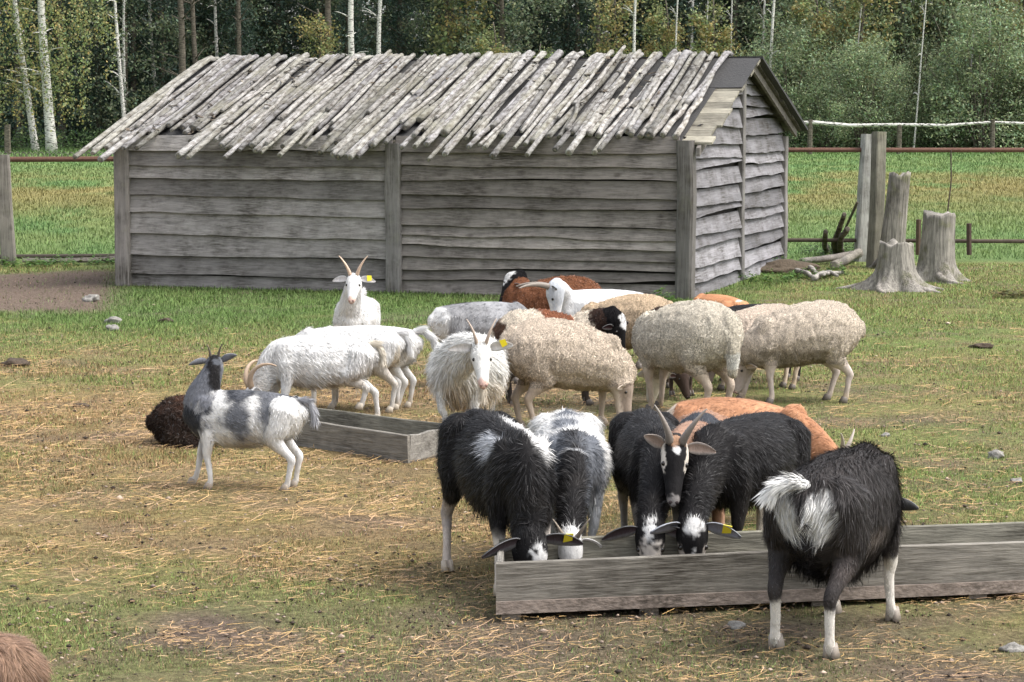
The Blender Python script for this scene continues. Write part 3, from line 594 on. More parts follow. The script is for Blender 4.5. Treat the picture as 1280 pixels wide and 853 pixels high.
# ------------------------------------------------------------------ stumps
def stump(label, base, h, r0, r1, lean, roots, seed, name='tree_stump', jag=.04):
    n = 72; nz = 24; V = []; rs = np.random.default_rng(seed); a = np.arange(n)*2*PI/n
    ra = rs.uniform(0, 2*PI, roots) if roots else []; ra = [2*PI*k/roots+rs.uniform(-.25, .25) for k in range(roots)]; rl = rs.uniform(.55, 1.0, roots)
    top = h+(vnoise(np.stack([np.cos(a)*2, np.sin(a)*2, a*0+seed], 1), 5)-.5)*jag*2
    for i in range(nz):
        t = i/(nz-1); z = -.06+t*(top+.06)
        r = r1+(r0-r1)*(1-t)**1.5; fl = np.zeros(n)
        for q in range(roots):
            d = np.cos(a-ra[q]); fl += np.maximum(d, 0)**14*rl[q]*(max(0, 1-t*h/.34))**2.6*.85
        rr = r*(1+.10*(vnoise(np.stack([np.cos(a)*2.4, np.sin(a)*2.4, a*0+t*1.2+seed*3], 1), 6)-.5)+.22*(np.abs(vnoise(np.stack([np.cos(a)*7, np.sin(a)*7, a*0+t*.6+seed], 1), 7)-.5)-.25)+.05*(vnoise(np.stack([np.cos(a)*16, np.sin(a)*16, a*0+t*.9+seed], 1), 8)-.5))+fl*.55
        for j in range(n): V.append((math.cos(a[j])*rr[j]+lean[0]*t, math.sin(a[j])*rr[j]+lean[1]*t, z[j]-fl[j]*.02))
    F = []
    for i in range(nz-1):
        for j in range(n): F.append((i*n+j, i*n+(j+1) % n, (i+1)*n+(j+1) % n, (i+1)*n+j))
    c = len(V); V.append((lean[0], lean[1], h-.05)); b = (nz-1)*n; 
    for j in range(n): F.append((b+j, b+(j+1) % n, c))
    e = empty(name, tuple(base)); tag(e, label, 'tree stump', 'tree stumps')
    C = np.zeros((len(V), 3)); C[:] = (.21, .195, .17)
    me = mesh('trunk', V, F, M['stump'], C, True); link('trunk', me, e)
    for q in range(roots):
        L_ = rl[q]*r0*1.9; P = []; 
        for t in np.linspace(0, 1, 8):
            d = r0*.55+L_*t; a_ = ra[q]+.25*math.sin(t*3+q); P.append((math.cos(a_)*d, math.sin(a_)*d, .10*(1-t)**2-.02*t+.015))
        V2, F2 = tube(P, np.linspace(.075, .02, 8), np.linspace(.075, .018, 8), None, 10, .5)
        link('root', mesh('root', V2, F2, M['stump'], np.tile((.24, .22, .195), (len(V2), 1)), True), e)
    return e
stump('short flared grey stump with bare roots, nearest of the three stumps', gnd(1121, 362), .52, .27, .19, (.0, .02), 6, 3)
stump('thick knee-high grey stump, rightmost of the three stumps', gnd(1170, 351), .80, .23, .185, (.04, .0), 5, 8, jag=.06)
stump('tall slim leaning grey trunk stump behind the short flared one', gnd(1113, 336), 1.20, .17, .135, (.11, .0), 3, 14)
# ------------------------------------------------------------------ sticks, driftwood and rubbish by the shed corner
def stick(label, A, B, r, col, r1=None, group=None, seed=1, mat='bark', name='branch', wob=.08):
    A = np.array(A); e = MB(); bar(e, A*0, np.array(B)-A, r, col, 8, seed, wob, 12, r1); o = e.build(name, M[mat], None, True); o.location = tuple(A); return tag(o, label, 'branch', group)
Yd = 27.2
stick('dark broken stub of a branch standing at the left of the brush by the fence', gnd(1040, 318)+np.array([0, .3, 0]), at(1030, 289, 29.2), .045, (.1, .08, .06), .03, seed=2)
stick('dark forked branch standing upright in the brush by the fence', gnd(1043, 321), at(1054, 271, 29.6), .05, (.1, .08, .06), .03, seed=3)
stick('short dark stub just right of the forked upright branch', gnd(1052, 321), at(1056, 286, 29.4), .05, (.1, .08, .06), .035, seed=4)
stick('long thin stick leaning against the pale concrete post', gnd(1046, 312), at(1071, 253, 29.4), .02, (.06, .045, .035), .018, seed=5, wob=.02)
stick('bleached thin log lying on the ground left of the short stump', gnd(1002, 334)+np.array([0, 0, .05]), gnd(1078, 326)+np.array([0, 0, .12]), .035, (.2, .18, .16), .06, seed=6, mat='wood')
stick('thicker split log lying beside the darker face of the concrete post', gnd(1042, 338)+np.array([0, 0, .05]), gnd(1085, 322)+np.array([0, 0, .14]), .06, (.22, .2, .17), .05, seed=7, mat='wood')
for i, (a, b, c, d, lb) in enumerate(((1012, 342, 1048, 349, 'pale driftwood piece lying in front of the shed corner rubbish'), (996, 346, 1030, 352, 'flat grey bark strip lying nearest the shed gable'), (1020, 352, 1052, 344, 'pale twisted root lying at the right of the corner rubbish'))):
    stick(lb, gnd(a, b)+np.array([0, 0, .04]), gnd(c, d)+np.array([0, 0, .06]), .035, (.33, .31, .28), .02, seed=10+i, mat='wood')
def rock(label, p, s, col=(.30, .285, .26), cat='stone', group='pale stones in the pasture', name='stone', flat=.55, seed=0):
    me = bpy.data.meshes.new(name); import bmesh
    bm = bmesh.new(); bmesh.ops.create_icosphere(bm, subdivisions=3, radius=1); 
    co = np.array([v.co[:] for v in bm.verts]); d = 1+.9*(fbm(co*1.6+seed*7, 3, 4)-.5)*2
    for v, k in zip(bm.verts, d): v.co = Vector((v.co.x*k*s, v.co.y*k*s*.8, (v.co.z*k*flat+flat*.4)*s))
    bm.to_mesh(me); bm.free(); me.polygons.foreach_set('use_smooth', [True]*len(me.polygons))
    at_ = me.color_attributes.new('Col', 'FLOAT_COLOR', 'POINT'); at_.data.foreach_set('color', np.tile((*col, 1), len(me.vertices)).astype(np.float32)); me.materials.append(M['stone'])
    o = link(name, me, None, tuple(p)); return tag(o, label, cat, group)
for i, (px, py, s, lb) in enumerate(((140, 404, .075, 'larger white stone of the pair left of the shed front'), (139, 413, .055, 'small white stone just below the larger one left of the shed front'), (112, 376, .08, 'flat pale stone on the bare brown soil left of the shed'),
        (1250, 574, .045, 'flat pale stone in the grass right of the orange goat'), (1110, 548, .03, 'small whitish stone above the black goat by the trough'), (925, 794, .035, 'pinkish pale stone under the rear of the long trough'), (1278, 824, .04, 'pale stone at the lower right corner of the pasture'), (1277, 606, .03, 'white pebble at the right edge above the long trough'))):
    rock(lb, gnd(px, py), s, seed=i+1)
for i, (px, py, s, lb) in enumerate(((1231, 436, .09, 'low dark molehill of soil right of the grazing sheep'), (98, 510, .05, 'dark clod of dung on the straw left of the lying brown sheep'), (205, 402, .07, 'thin dark clod in the green grass before the shed'), (14, 457, .10, 'dark clod of soil at the left edge of the pasture'))):
    rock(lb, gnd(px, py), s, (.09, .068, .05), 'clod', 'dark clods of soil', 'soil_clod', .35, i+20)
rock('low heap of bare soil against the right end of the shed', gnd(985, 340), .42, (.11, .085, .06), 'soil heap', None, 'soil_heap', .22, 31)
def weed(label, p, n, h, w, seed, group='green weeds by the shed', col=(.07, .15, .03)):
    r = np.random.default_rng(seed); V = []; F = []; C = []
    for i in range(n):
        a = r.uniform(0, 2*PI); R = w*math.sqrt(r.uniform(0, 1)); b = np.array([math.cos(a)*R, math.sin(a)*R, 0]); H = h*r.uniform(.4, 1)*(1-.4*R/w)
        for k in range(9):
            z = H*(.15+.85*k/8); aa = r.uniform(0, 2*PI); l = r.uniform(.03, .07)*(1.2-.5*k/8); d = np.array([math.cos(aa), math.sin(aa), r.uniform(-.3, .5)])*l; s_ = np.array([-math.sin(aa), math.cos(aa), 0])*l*.33
            c = b+np.array([0, 0, z]); q = len(V); V += [c, c+d*.5+s_, c+d, c+d*.5-s_]; F.append((q, q+1, q+2, q+3)); cc = np.array(col)*r.uniform(.6, 1.5)*np.array([r.uniform(.8, 1.5), 1, 1]); C += [cc]*4
    o = link('weed_clump', mesh('weed_clump', V, F, M['leaf'], np.array(C), False)); o.location = tuple(p); return tag(o, label, 'weed', group)
weed('low weeds growing at the foot of the gable wall', gnd(962, 352), 60, .16, .45, 1); weed('taller green nettles behind the soil heap at the gable end', gnd(988, 336), 60, .22, .3, 2)
weed('dark green weeds around the upright branches by the fence', gnd(1050, 318), 120, .32, .55, 3, col=(.05, .09, .03)); weed('green weeds at the foot of the pale concrete post', gnd(1072, 322), 60, .2, .4, 4)
weed('small weed clump at the front corner post of the shed', gnd(832, 380)+np.array([0, 0, 0]), 26, .22, .14, 5); weed('weeds around the fence post at the left edge', gnd(20, 332), 60, .16, .5, 6)
weed('green weeds before the fallen rail left of the shed', gnd(90, 330), 70, .16, .6, 7); weed('nettle sprig beside the bleached log', gnd(1046, 344), 18, .25, .12, 8)
weed('scruffy weeds in the rubbish in front of the soil heap', gnd(1008, 347), 50, .14, .3, 9)
weed('yellowish weed tuft right of the three stumps', gnd(1278, 372), 60, .2, .3, 10, col=(.13, .13, .05))
# ------------------------------------------------------------------ trees
def leaves(C, size, col, seed, droop=0.0, aspect=.6):
    """C (n,3) leaf centres -> two-triangle leaves"""
    r = np.random.default_rng(seed); n = len(C); d = norm(r.normal(size=(n, 3))*np.array([1, 1, .8])-np.array([0, 0, droop])); s = norm(np.cross(d, norm(r.normal(size=(n, 3)))))
    L_ = (size*r.uniform(.6, 1.4, n))[:, None]; p0 = C-d*L_*.5; V = np.stack([p0, C+s*L_*aspect*.5, C+d*L_*.5, C-s*L_*aspect*.5], 1).reshape(-1, 3)
    F = np.arange(4*n).reshape(n, 4); return V, F, np.repeat(col, 4, 0)
def blobs(r, K, env, n, spread):
    """clumps of leaf centres; env(r,K)-> clump centres"""
    cc = env(r, K); i = r.integers(0, K, n); sz = r.uniform(.6, 1.3, K)[i][:, None]; return cc[i]+r.normal(size=(n, 3))*np.array(spread)*sz, i
def crown_mesh(kind, seed):
    r = np.random.default_rng(seed)
    if kind == 'birch':                  # hanging yellow green strands
        K = 330; t = r.uniform(0, 1, K)**.8; z = 2.2+t*10.5; R = (1.2+2.0*np.sin(np.clip(t, 0, 1)*PI)**.7)*np.sqrt(r.uniform(.02, 1, K)); a = r.uniform(0, 2*PI, K)
        top = np.stack([np.cos(a)*R, np.sin(a)*R, z], 1); Ls = r.uniform(.8, 2.4, K); n = 9500; i = r.integers(0, K, n); f = r.uniform(0, 1, n)
        C = top[i]+np.stack([r.normal(0, .10, n), r.normal(0, .10, n), -f*Ls[i]], 1); base = np.where((r.uniform(size=K) < .35)[:, None], (.27, .25, .10), (.19, .23, .10))[i]; size = .115; dr = .8; asp = .65
    elif kind == 'spruce':
        K = 420; z = r.uniform(.3, 13, K); R = np.clip((14-z)*.19, .3, 2.6)*r.uniform(.25, 1, K); a = r.uniform(0, 2*PI, K); n = 11000; i = r.integers(0, K, n); f = r.uniform(0, 1, n)
        rr = R[i]*(.25+.75*f); C = np.stack([np.cos(a[i])*rr, np.sin(a[i])*rr, z[i]-f*.55], 1)+r.normal(size=(n, 3))*np.array([.12, .12, .07]); base = np.tile((.055, .09, .065), (n, 1)); size = .16; dr = .5; asp = .35
    elif kind == 'bush':
        def env(r, K):
            a = r.uniform(0, 2*PI, K); z = r.uniform(0, 1, K)**.9; R = 1.9*np.sqrt(1-(z*.95)**2*.9)*np.sqrt(r.uniform(.1, 1, K)); return np.stack([np.cos(a)*R, np.sin(a)*R, .3+z*3.9], 1)
        n = 13000; C, i = blobs(r, 90, env, n, (.26, .26, .30)); cv = r.uniform(.5, 1.6, 90)[i][:, None]; base = np.array([.18, .235, .13])*cv; size = .105; dr = -.2; asp = .42  # leaf green greyed and lightened, haze put into the colour
    elif kind == 'broad':                # dull green broadleaf with tall crown
        def env(r, K):
            a = r.uniform(0, 2*PI, K); z = r.uniform(0, 1, K); R = 2.1*np.sqrt(r.uniform(.02, 1, K)); return np.stack([np.cos(a)*R, np.sin(a)*R, .9+z*11], 1)
        n = 14000; C, i = blobs(r, 170, env, n, (.30, .30, .24)); cv = r.uniform(.6, 1.4, 170)[i][:, None]; base = np.array([.13, .17, .10])*cv; size = .13; dr = .1; asp = .6
    else:                                # sapling thicket with yellow leaves
        def env(r, K):
            a = r.uniform(0, 2*PI, K); z = r.uniform(0, 1, K); R = 1.1*np.sqrt(r.uniform(.02, 1, K))*(1.1-z*.5); return np.stack([np.cos(a)*R, np.sin(a)*R, .4+z*5.0], 1)
        n = 5200; C, i = blobs(r, 60, env, n, (.22, .22, .22)); cv = r.uniform(.7, 1.3, 60)[i][:, None]; base = np.where(cv > 1.05, (.27, .245, .10), (.19, .23, .10)); size = .11; dr = 0; asp = .65
    col = base*r.uniform(.55, 1.5, (n, 1))*np.stack([r.uniform(.85, 1.25, n), np.ones(n), r.uniform(.8, 1.2, n)], 1)
    V, F, Cc = leaves(C, size, col, seed+1, dr, asp); return mesh('crown', V, F, M['leaf'], Cc, False)
def trunk_mesh(kind, seed, h=12, r0=.16):
    r = np.random.default_rng(seed); mb = MB(); n = 16; t = np.linspace(0, 1, n)
    P = np.stack([(vnoise(np.stack([t*2.5, t*0+seed, t*0], 1), 3)-.5)*.5*t, (vnoise(np.stack([t*2.5, t*0+seed, t*0+5], 1), 3)-.5)*.5*t, t*h-.1], 1); rr = r0*(1-.75*t)+.015+.25*r0*np.exp(-t*30)
    V, F = tube(P, rr, rr, None, 10, .2); mb.add(V, F)
    for k in range(18):
        i = r.integers(3, n-2); a = r.uniform(0, 2*PI); L_ = r.uniform(.4, 1.3)*(1 if kind != 'bush' else .7); up = r.uniform(.1, .9); q = np.linspace(0, 1, 6)
        B = P[i]+np.stack([np.cos(a)*L_*q, np.sin(a)*L_*q, up*L_*q-(.3*L_*q*q if kind == 'birch' else 0)], 1); V, F = tube(B, np.linspace(rr[i]*.35, .008, 6), np.linspace(rr[i]*.35, .008, 6), None, 5, .2); mb.add(V, F)
    return mesh('trunk', np.vstack(mb.V), mb.F, M['birch'] if kind in ('birch',) else M['bark'], None, True)
def bush_stems(seed):
    r = np.random.default_rng(seed); mb = MB()
    for k in range(14):
        a = r.uniform(0, 2*PI); R = r.uniform(.4, 1.7); H = r.uniform(2.4, 4.2); q = np.linspace(0, 1, 7); P = np.stack([np.cos(a)*(.12+R*q**1.3), np.sin(a)*(.12+R*q**1.3), H*q-.05], 1)
        V, F = tube(P, np.linspace(.035, .01, 7), np.linspace(.035, .01, 7), None, 5, .2); mb.add(V, F)
    return mesh('stem', np.vstack(mb.V), mb.F, M['bark'], None, True)
CR = {k: [crown_mesh(k, s) for s in (1, 2)] for k in ('birch', 'spruce', 'bush', 'broad', 'sapling')}
TR = {'birch': [trunk_mesh('birch', s) for s in (1, 2)], 'spruce': [trunk_mesh('spruce', 5, 13, .15)], 'broad': [trunk_mesh('broad', s, 12, .13) for s in (6, 7)], 'bush': [bush_stems(8), bush_stems(9)], 'sapling': [trunk_mesh('bush', 11, 6, .05)]}
def tree(name, label, cat, kind, px, Y, s=1.0, tr=1.0, crown=True, group=None, lean=0, leany=0, tint=None, trunkkind=None, czs=1.0):
    e = empty(name, ((px-640)/FPX*Y, Y, float(gz(Y))-.03), random.uniform(0, 2*PI) if not lean else 0); e.rotation_euler = (0, 0, e.rotation_euler.z) if not lean else (leany, lean, 0)
    tag(e, label, cat, group)
    t = link('trunk' if kind != 'bush' else 'stem', random.choice(TR[trunkkind or kind]), e); t.scale = (s*tr, s*tr, s)
    if crown:
        c = link('crown', random.choice(CR[kind]), e); c.scale = (s, s, s*czs)
    return e
# trees that can be told apart, by their trunk
tree('birch_tree', 'thick white birch trunk under yellow-green hanging leaves, second trunk from the left', 'birch tree', 'birch', 67, 91, 1.0, 1.25, lean=-.045, group='birches at the edge of the wood')
tree('birch_tree', 'thinner grey-white birch leaning left, leftmost trunk in the photo', 'birch tree', 'birch', 47, 92, 1.0, .85, lean=-.115, group='birches at the edge of the wood')
for px, Y, kind, tr, lean, lb in ((160, 97, 'birch', .55, -.06, 'slim pale birch deep in the shadow left of the roof end'), (157, 99, 'birch', .5, .02, 'second slim pale birch in the shadow left of the roof end'), (200, 101, 'birch', .7, -.04, 'mottled birch trunk above the left end of the roof'),
        (232, 97, 'broad', 1.3, -.01, 'straight grey-brown trunk above the left end of the roof'), (250, 99, 'broad', 1.0, -.02, 'dim brown trunk right beside the straight grey-brown one'), (300, 98, 'broad', .9, .01, 'dim grey trunk between the left end and the middle of the roof'), (278, 102, 'birch', .6, -.03, 'faint pale birch trunk above the left third of the roof'),
        (415, 96, 'broad', 1.35, 0, 'brown trunk just left of the two bright birches above the roof'), (443, 95, 'birch', 1.0, -.01, 'bright white birch trunk above the middle of the shed roof'), (472, 95.5, 'birch', .75, .035, 'narrower white birch to the right of the bright one above the roof'),
        (565, 99, 'broad', .6, 0, 'thin dim trunk above the middle of the roof'), (576, 97, 'sapling', 1.0, .05, 'thin leaning stem above the middle of the roof'), (747, 98, 'broad', .8, 0, 'grey trunk left of the slender white birch above the roof'),
        (790, 93, 'birch', .5, .02, 'slender pure white birch stem above the right half of the roof'), (840, 94, 'birch', .30, .03, 'very thin white birch stem leaning right above the roof'), (862, 98, 'birch', .5, .01, 'dim pale trunk between the thin birch stems above the roof'), (877, 95, 'birch', .22, .03, 'threadlike pale stem above the right end of the roof'), (911, 96, 'birch', .25, .01, 'threadlike pale stem farthest right above the roof'),
        (956, 93, 'birch', .45, .045, 'bright white birch trunk leaning right beyond the gable peak'), (949, 97, 'birch', .4, .02, 'dim white trunk close behind the leaning birch beyond the gable'),
        (1060, 95, 'birch', .2, .07, 'thin pale stem rising from the bushes right of the gable'), (1140, 91.5, 'birch', .22, .07, 'thin grey stem in the dark gap between the bushes'), (1236, 96, 'birch', .3, -.02, 'thin pale trunk rising behind the right-hand bushes'), (1205, 95, 'birch', .22, .05, 'thin stem behind the light green bush on the right'), (1275, 93, 'birch', .3, .01, 'pale stem at the right edge of the photo behind the far fence')):
    tree('birch_tree' if kind == 'birch' else 'forest_tree', lb, 'birch tree' if kind == 'birch' else 'tree', kind, px, Y, 1.0 if kind != 'sapling' else 1.5, tr, crown=(kind == 'sapling'), lean=lean, group='birches at the edge of the wood' if kind == 'birch' else 'dark trunks in the wood')
# bushes
for i, (px, Y, s, lb) in enumerate(((985, 93, 1.15, 'bright green willow bush right behind the gable end'), (1030, 92, .75, 'green bush second from the shed along the far fence'), (1075, 92.5, 1.0, 'grey-green bush in the middle of the right-hand thicket'), (1110, 94, .8, 'dull bush left of the dark gap in the thicket'),
        (1185, 93, .85, 'light green bush just right of the dark gap in the thicket'), (1225, 92, 1.35, 'tall pale green willow bush near the right edge'), (1268, 93, .8, 'green bush at the right edge of the photo'), (1315, 93, 1.0, None), (690, 94, .75, 'dim green bush behind the middle of the roof'), (610, 95, .9, 'dark green bush behind the roof left of centre'), (925, 95, .9, 'green bush showing above the gable peak'), (1000, 97, 1.6, 'tall green willow behind the bright bush by the gable'), (1150, 99, 1.9, 'tall dull willow rising behind the dark gap'))):
    tree('willow_bush', lb or 'green willow bush beyond the right edge of the far fence', 'bush', 'bush', px, Y, s, group='bushes along the wood')
for i, (px, Y, s, lb) in enumerate(((675, 93.5, .75, 'small yellow-leaved sapling above the roof right of centre'), (618, 94, .9, 'yellowish sapling above the middle of the roof'), (1075, 95, 1.3, 'yellow-brown sapling behind the right-hand bushes'), (1015, 95, 1.2, 'yellow-brown sapling rising behind the bright willow bush'), (770, 96, 1.2, 'yellow-leaved sapling beside the slender white birch'), (890, 94, 1.1, 'yellow-green sapling above the right end of the roof'), (1275, 94, 1.5, 'orange-leaved sapling at the upper right corner'), (830, 95, 1.1, 'yellow-green sapling between the thin stems above the roof'), (400, 95, 1.0, 'yellow-leaved sapling left of the bright birch above the roof'))):
    tree('sapling_tree', lb, 'sapling', 'sapling', px, Y, s, group='yellowing saplings at the edge of the wood')
# the rest of the wood, tree by tree
def fill(kind, xs, Y0, Y1, label, group, name, cat, s=(0.9, 1.15)):
    for px in xs:
        tree(name, label, cat, kind, px+random.uniform(-12, 12), random.uniform(Y0, Y1), random.uniform(*s), group=group)
fill('spruce', list(range(-150, 960, 46)), 98, 104, 'dark spruce in the shadowed wood behind the shed roof', 'dark spruces in the wood', 'spruce_tree', 'spruce tree')
fill('spruce', list(range(-140, 1000, 58)), 105, 110, 'dark spruce in the shadowed wood behind the shed roof', 'dark spruces in the wood', 'spruce_tree', 'spruce tree')
fill('broad', list(range(-130, 960, 70)), 96, 106, 'dull green leafy tree in the wood behind the shed', 'leafy trees of the dark wood', 'forest_tree', 'tree')
fill('broad', list(range(930, 1420, 38)), 97, 106, 'olive leafy tree of the wood above the right-hand bushes', 'leafy trees above the bushes', 'forest_tree', 'tree')
fill('birch', list(range(960, 1400, 75)), 98, 104, 'yellowing birch crown among the trees above the right-hand bushes', 'yellowing birches of the right wood', 'birch_tree', 'birch tree', (.95, 1.1))
fill('bush', list(range(970, 1400, 60)), 95, 97, 'low green bush in the thicket behind the far fence', 'low bushes of the thicket', 'willow_bush', 'bush', (.5, 1.3))
def far_wood():
    r = np.random.default_rng(99); n = 110000; y = r.uniform(108, 130, n); x = r.uniform(-1, 1, n)*40; z = r.uniform(0, 1, n)*14; ok = vnoise(np.stack([x*.35, y*.35, z*.35], 1), 5) > .32; x, y, z = x[ok], y[ok], z[ok]; n = len(x)
    w = ss(8, 14, x)[:, None]; col = (np.array([.045, .06, .042])*(1-w)+np.array([.13, .16, .095])*w)*r.uniform(.5, 1.5, (n, 1))
    V, F, C = leaves(np.stack([x, y, z], 1), .42, col, 7, .2, .6); tag(link('far_wood', mesh('far_wood', V, F, M['leaf'], C, False)), 'dark depth of the wood behind the first trees', 'wood', kind='stuff')
    n = 26000; x = r.uniform(-26, 26, n); y = r.uniform(90.5, 97, n); z = r.uniform(0, 1, n)**1.7*.9+gz(y); V, F, C = leaves(np.stack([x, y, z], 1), .13, np.array([.05, .085, .03])*r.uniform(.5, 1.6, (n, 1)), 8, -.3, .35)
    tag(link('undergrowth', mesh('undergrowth', V, F, M['leaf'], C, False)), 'low green undergrowth along the foot of the wood', 'undergrowth', kind='stuff')
far_wood()
# ------------------------------------------------------------------ goats and sheep
UP = np.array([0, 0, 1.]); LEFT = np.array([0, 1., 0])
def sample_chain(P, rw, rh, S, n=24):
    P = np.array(P, float); t = np.linspace(0, len(P)-1, n); i = np.clip(t.astype(int), 0, len(P)-2); f = (t-i)[:, None]
    return P[i]*(1-f)+P[i+1]*f, (np.array(rw)[i]*(1-f[:, 0])+np.array(rw)[i+1]*f[:, 0]), (np.array(rh)[i]*(1-f[:, 0])+np.array(rh)[i+1]*f[:, 0]), S[i]*(1-f)+S[i+1]*f
def smooth_chain(P, r1, r2, n):
    """Catmull-Rom through control points"""
    A = np.column_stack([np.array(P, float), r1, r2]); k = len(A); B = np.vstack([2*A[0]-A[1], A, 2*A[-1]-A[-2]]); out = []
    for t in np.linspace(0, k-1-1e-6, n):
        i = int(t); f = t-i; p0, p1, p2, p3 = B[i], B[i+1], B[i+2], B[i+3]
        out.append(.5*((2*p1)+(-p0+p2)*f+(2*p0-5*p1+4*p2-p3)*f*f+(-p0+3*p1-3*p2+p3)*f**3))
    A = np.array(out); return A[:, :3], np.maximum(A[:, 3], .004), np.maximum(A[:, 4], .004)
def animal(name, label, cat, loc, heading, s=1.0, kind='goat', poll=None, face=(0, 0), legs={}, base=(.7, .68, .65), patches=(), fat=1.0, hair=.03, nhair=9000, hairw=.003,
           horns=None, ears=(0, 0), earlen=.115, tag_ear=(), tail='up', hscale=1.0, group=None, vox=.011, hoofc=(.12, .10, .085), hornc=(.30, .25, .20), neckr=1.0, lying=False, dz=0, beard=0, wool=None, nose=True, lean=0, earc=None, tailc=None, necklow=0, roll=0, hipdrop=0, belly=0, bend=0, frontdrop=None, dirt=.8):
    H = math.radians(heading); e = empty(name, tuple(loc), H); tag(e, label, cat, group)
    if dz: e.location.z += dz
    ca, sa = math.cos(H), math.sin(H)
    def w2l(v, point=True):
        v = np.array(v, float)-(np.array(e.location) if point else 0); return np.array([v[0]*ca+v[1]*sa, -v[0]*sa+v[1]*ca, v[2]])
    sheep = kind == 'sheep'
    if sheep:
        TX = [-.40, -.36, -.27, -.12, .06, .20, .30, .36]; TZ = [.49, .49, .487, .475, .46, .452, .445, .44]; TW = [.07, .125, .175, .195, .19, .155, .12, .07]; TH = [.07, .13, .185, .205, .198, .165, .13, .085]
    else:
        TX = [-.37, -.33, -.25, -.10, .07, .20, .29, .35]; TZ = [.48, .475, .455, .435, .43, .44, .45, .455]; TW = [.05, .09, .112, .148, .155, .12, .095, .055]; TH = [.06, .11, .145, .175, .18, .165, .135, .075]
    TW = [w*(fat if .0 < i < 7 else 1) for i, w in enumerate(TW)]
    if hipdrop: TZ = [z+hipdrop*max(0, -x)/.35 for x, z in zip(TX, TZ)]
    if frontdrop is None: frontdrop = .05 if (sheep and not lying) else 0
    TZ = [z-frontdrop*max(0, (x+.02)/.37)**1.2 if x > -.02 else z for x, z in zip(TX, TZ)]
    if belly: TZ = [z-belly*math.exp(-((x+.03)/.2)**2)*.5 for x, z in zip(TX, TZ)]; TH = [h+belly*math.exp(-((x+.03)/.2)**2)*.5 for x, h in zip(TX, TH)]
    P = np.array([(x, bend*x*x*4, z) for x, z in zip(TX, TZ)])*s
    chains = []
    tp, tw, th = smooth_chain(P, np.array(TW)*s, np.array(TH)*s, 22)
    chains.append(('T', tp, tw, th, np.tile(LEFT, (22, 1))))
    # head frame
    az, pit = math.radians(face[0]), math.radians(face[1]); Fw = np.array([math.cos(az)*math.cos(pit), math.sin(az)*math.cos(pit), math.sin(pit)]); hF = norm(w2l(Fw, False))
    hw = hscale*s
    if poll is None: pl = np.array([.52, 0, .74])*s
    else: pl = w2l(poll)
    hS = np.cross(UP, hF); hS = norm(hS if np.linalg.norm(hS) > .05 else LEFT)
    if np.dot(hS, LEFT) < 0 and abs(hF[2]) > .97: hS = -hS
    if roll:
        R_ = Matrix.Rotation(math.radians(roll), 3, Vector(hF)); hS = np.array(R_ @ Vector(hS))
    hU = np.cross(hF, hS)
    if sheep: prof = [(-.06, .045, .05, -.01), (-.02, .066, .075, -.008), (.04, .066, .075, -.008), (.09, .046, .058, -.014), (.14, .035, .044, -.02), (.185, .030, .034, -.024), (.215, .020, .022, -.026)]
    else: prof = [(-.055, .035, .04, -.012), (-.02, .052, .062, -.006), (.03, .056, .066, -.004), (.075, .047, .056, -.012), (.12, .036, .044, -.018), (.165, .031, .036, -.022), (.20, .026, .028, -.024), (.215, .018, .02, -.025)]
    hp = np.array([pl+(hF*a+hU*d)*hw for a, _, _, d in prof]); hwid = np.array([q[1] for q in prof])*hw; hhei = np.array([q[2] for q in prof])*hw
    hp, hwid, hhei = smooth_chain(hp, hwid, hhei, 16)
    # neck
    n0 = np.array([.24, 0, .49-necklow-frontdrop*.6])*s; n1 = pl-hF*.01*hw-hU*.01*hw; dist = np.linalg.norm(n1-n0); t0 = norm(np.array([1, 0, .35 if n1[2] > n0[2] else -.25])); t1 = norm(hF*.55+(n1-n0)/dist)
    q = np.linspace(0, 1, 9)[:, None]; h00 = 2*q**3-3*q**2+1; h10 = q**3-2*q**2+q; h01 = -2*q**3+3*q**2; h11 = q**3-q**2
    NPt = h00*n0+h10*t0*dist*.9+h01*n1+h11*t1*dist*.7; u = np.linspace(0, 1, 9)
    k0, k1 = ((.115, .15), (.07, .085)) if sheep else ((.085, .125), (.048, .062))
    nw = (k0[0]*(1-u)**1.1+k1[0]*(1-(1-u)**1.1))*s*neckr; nh = (k0[1]*(1-u)**1.1+k1[1]*(1-(1-u)**1.1))*s*neckr
    nS = norm((1-u)[:, None]*LEFT+u[:, None]*(hS if np.dot(hS, LEFT) > -.6 else -hS))
    chains.append(('N', NPt, nw, nh, nS)); chains.append(('H', hp, hwid, hhei, np.tile(hS, (16, 1))))
    # legs
    feet = {}
    kz = .0 if not sheep else 0
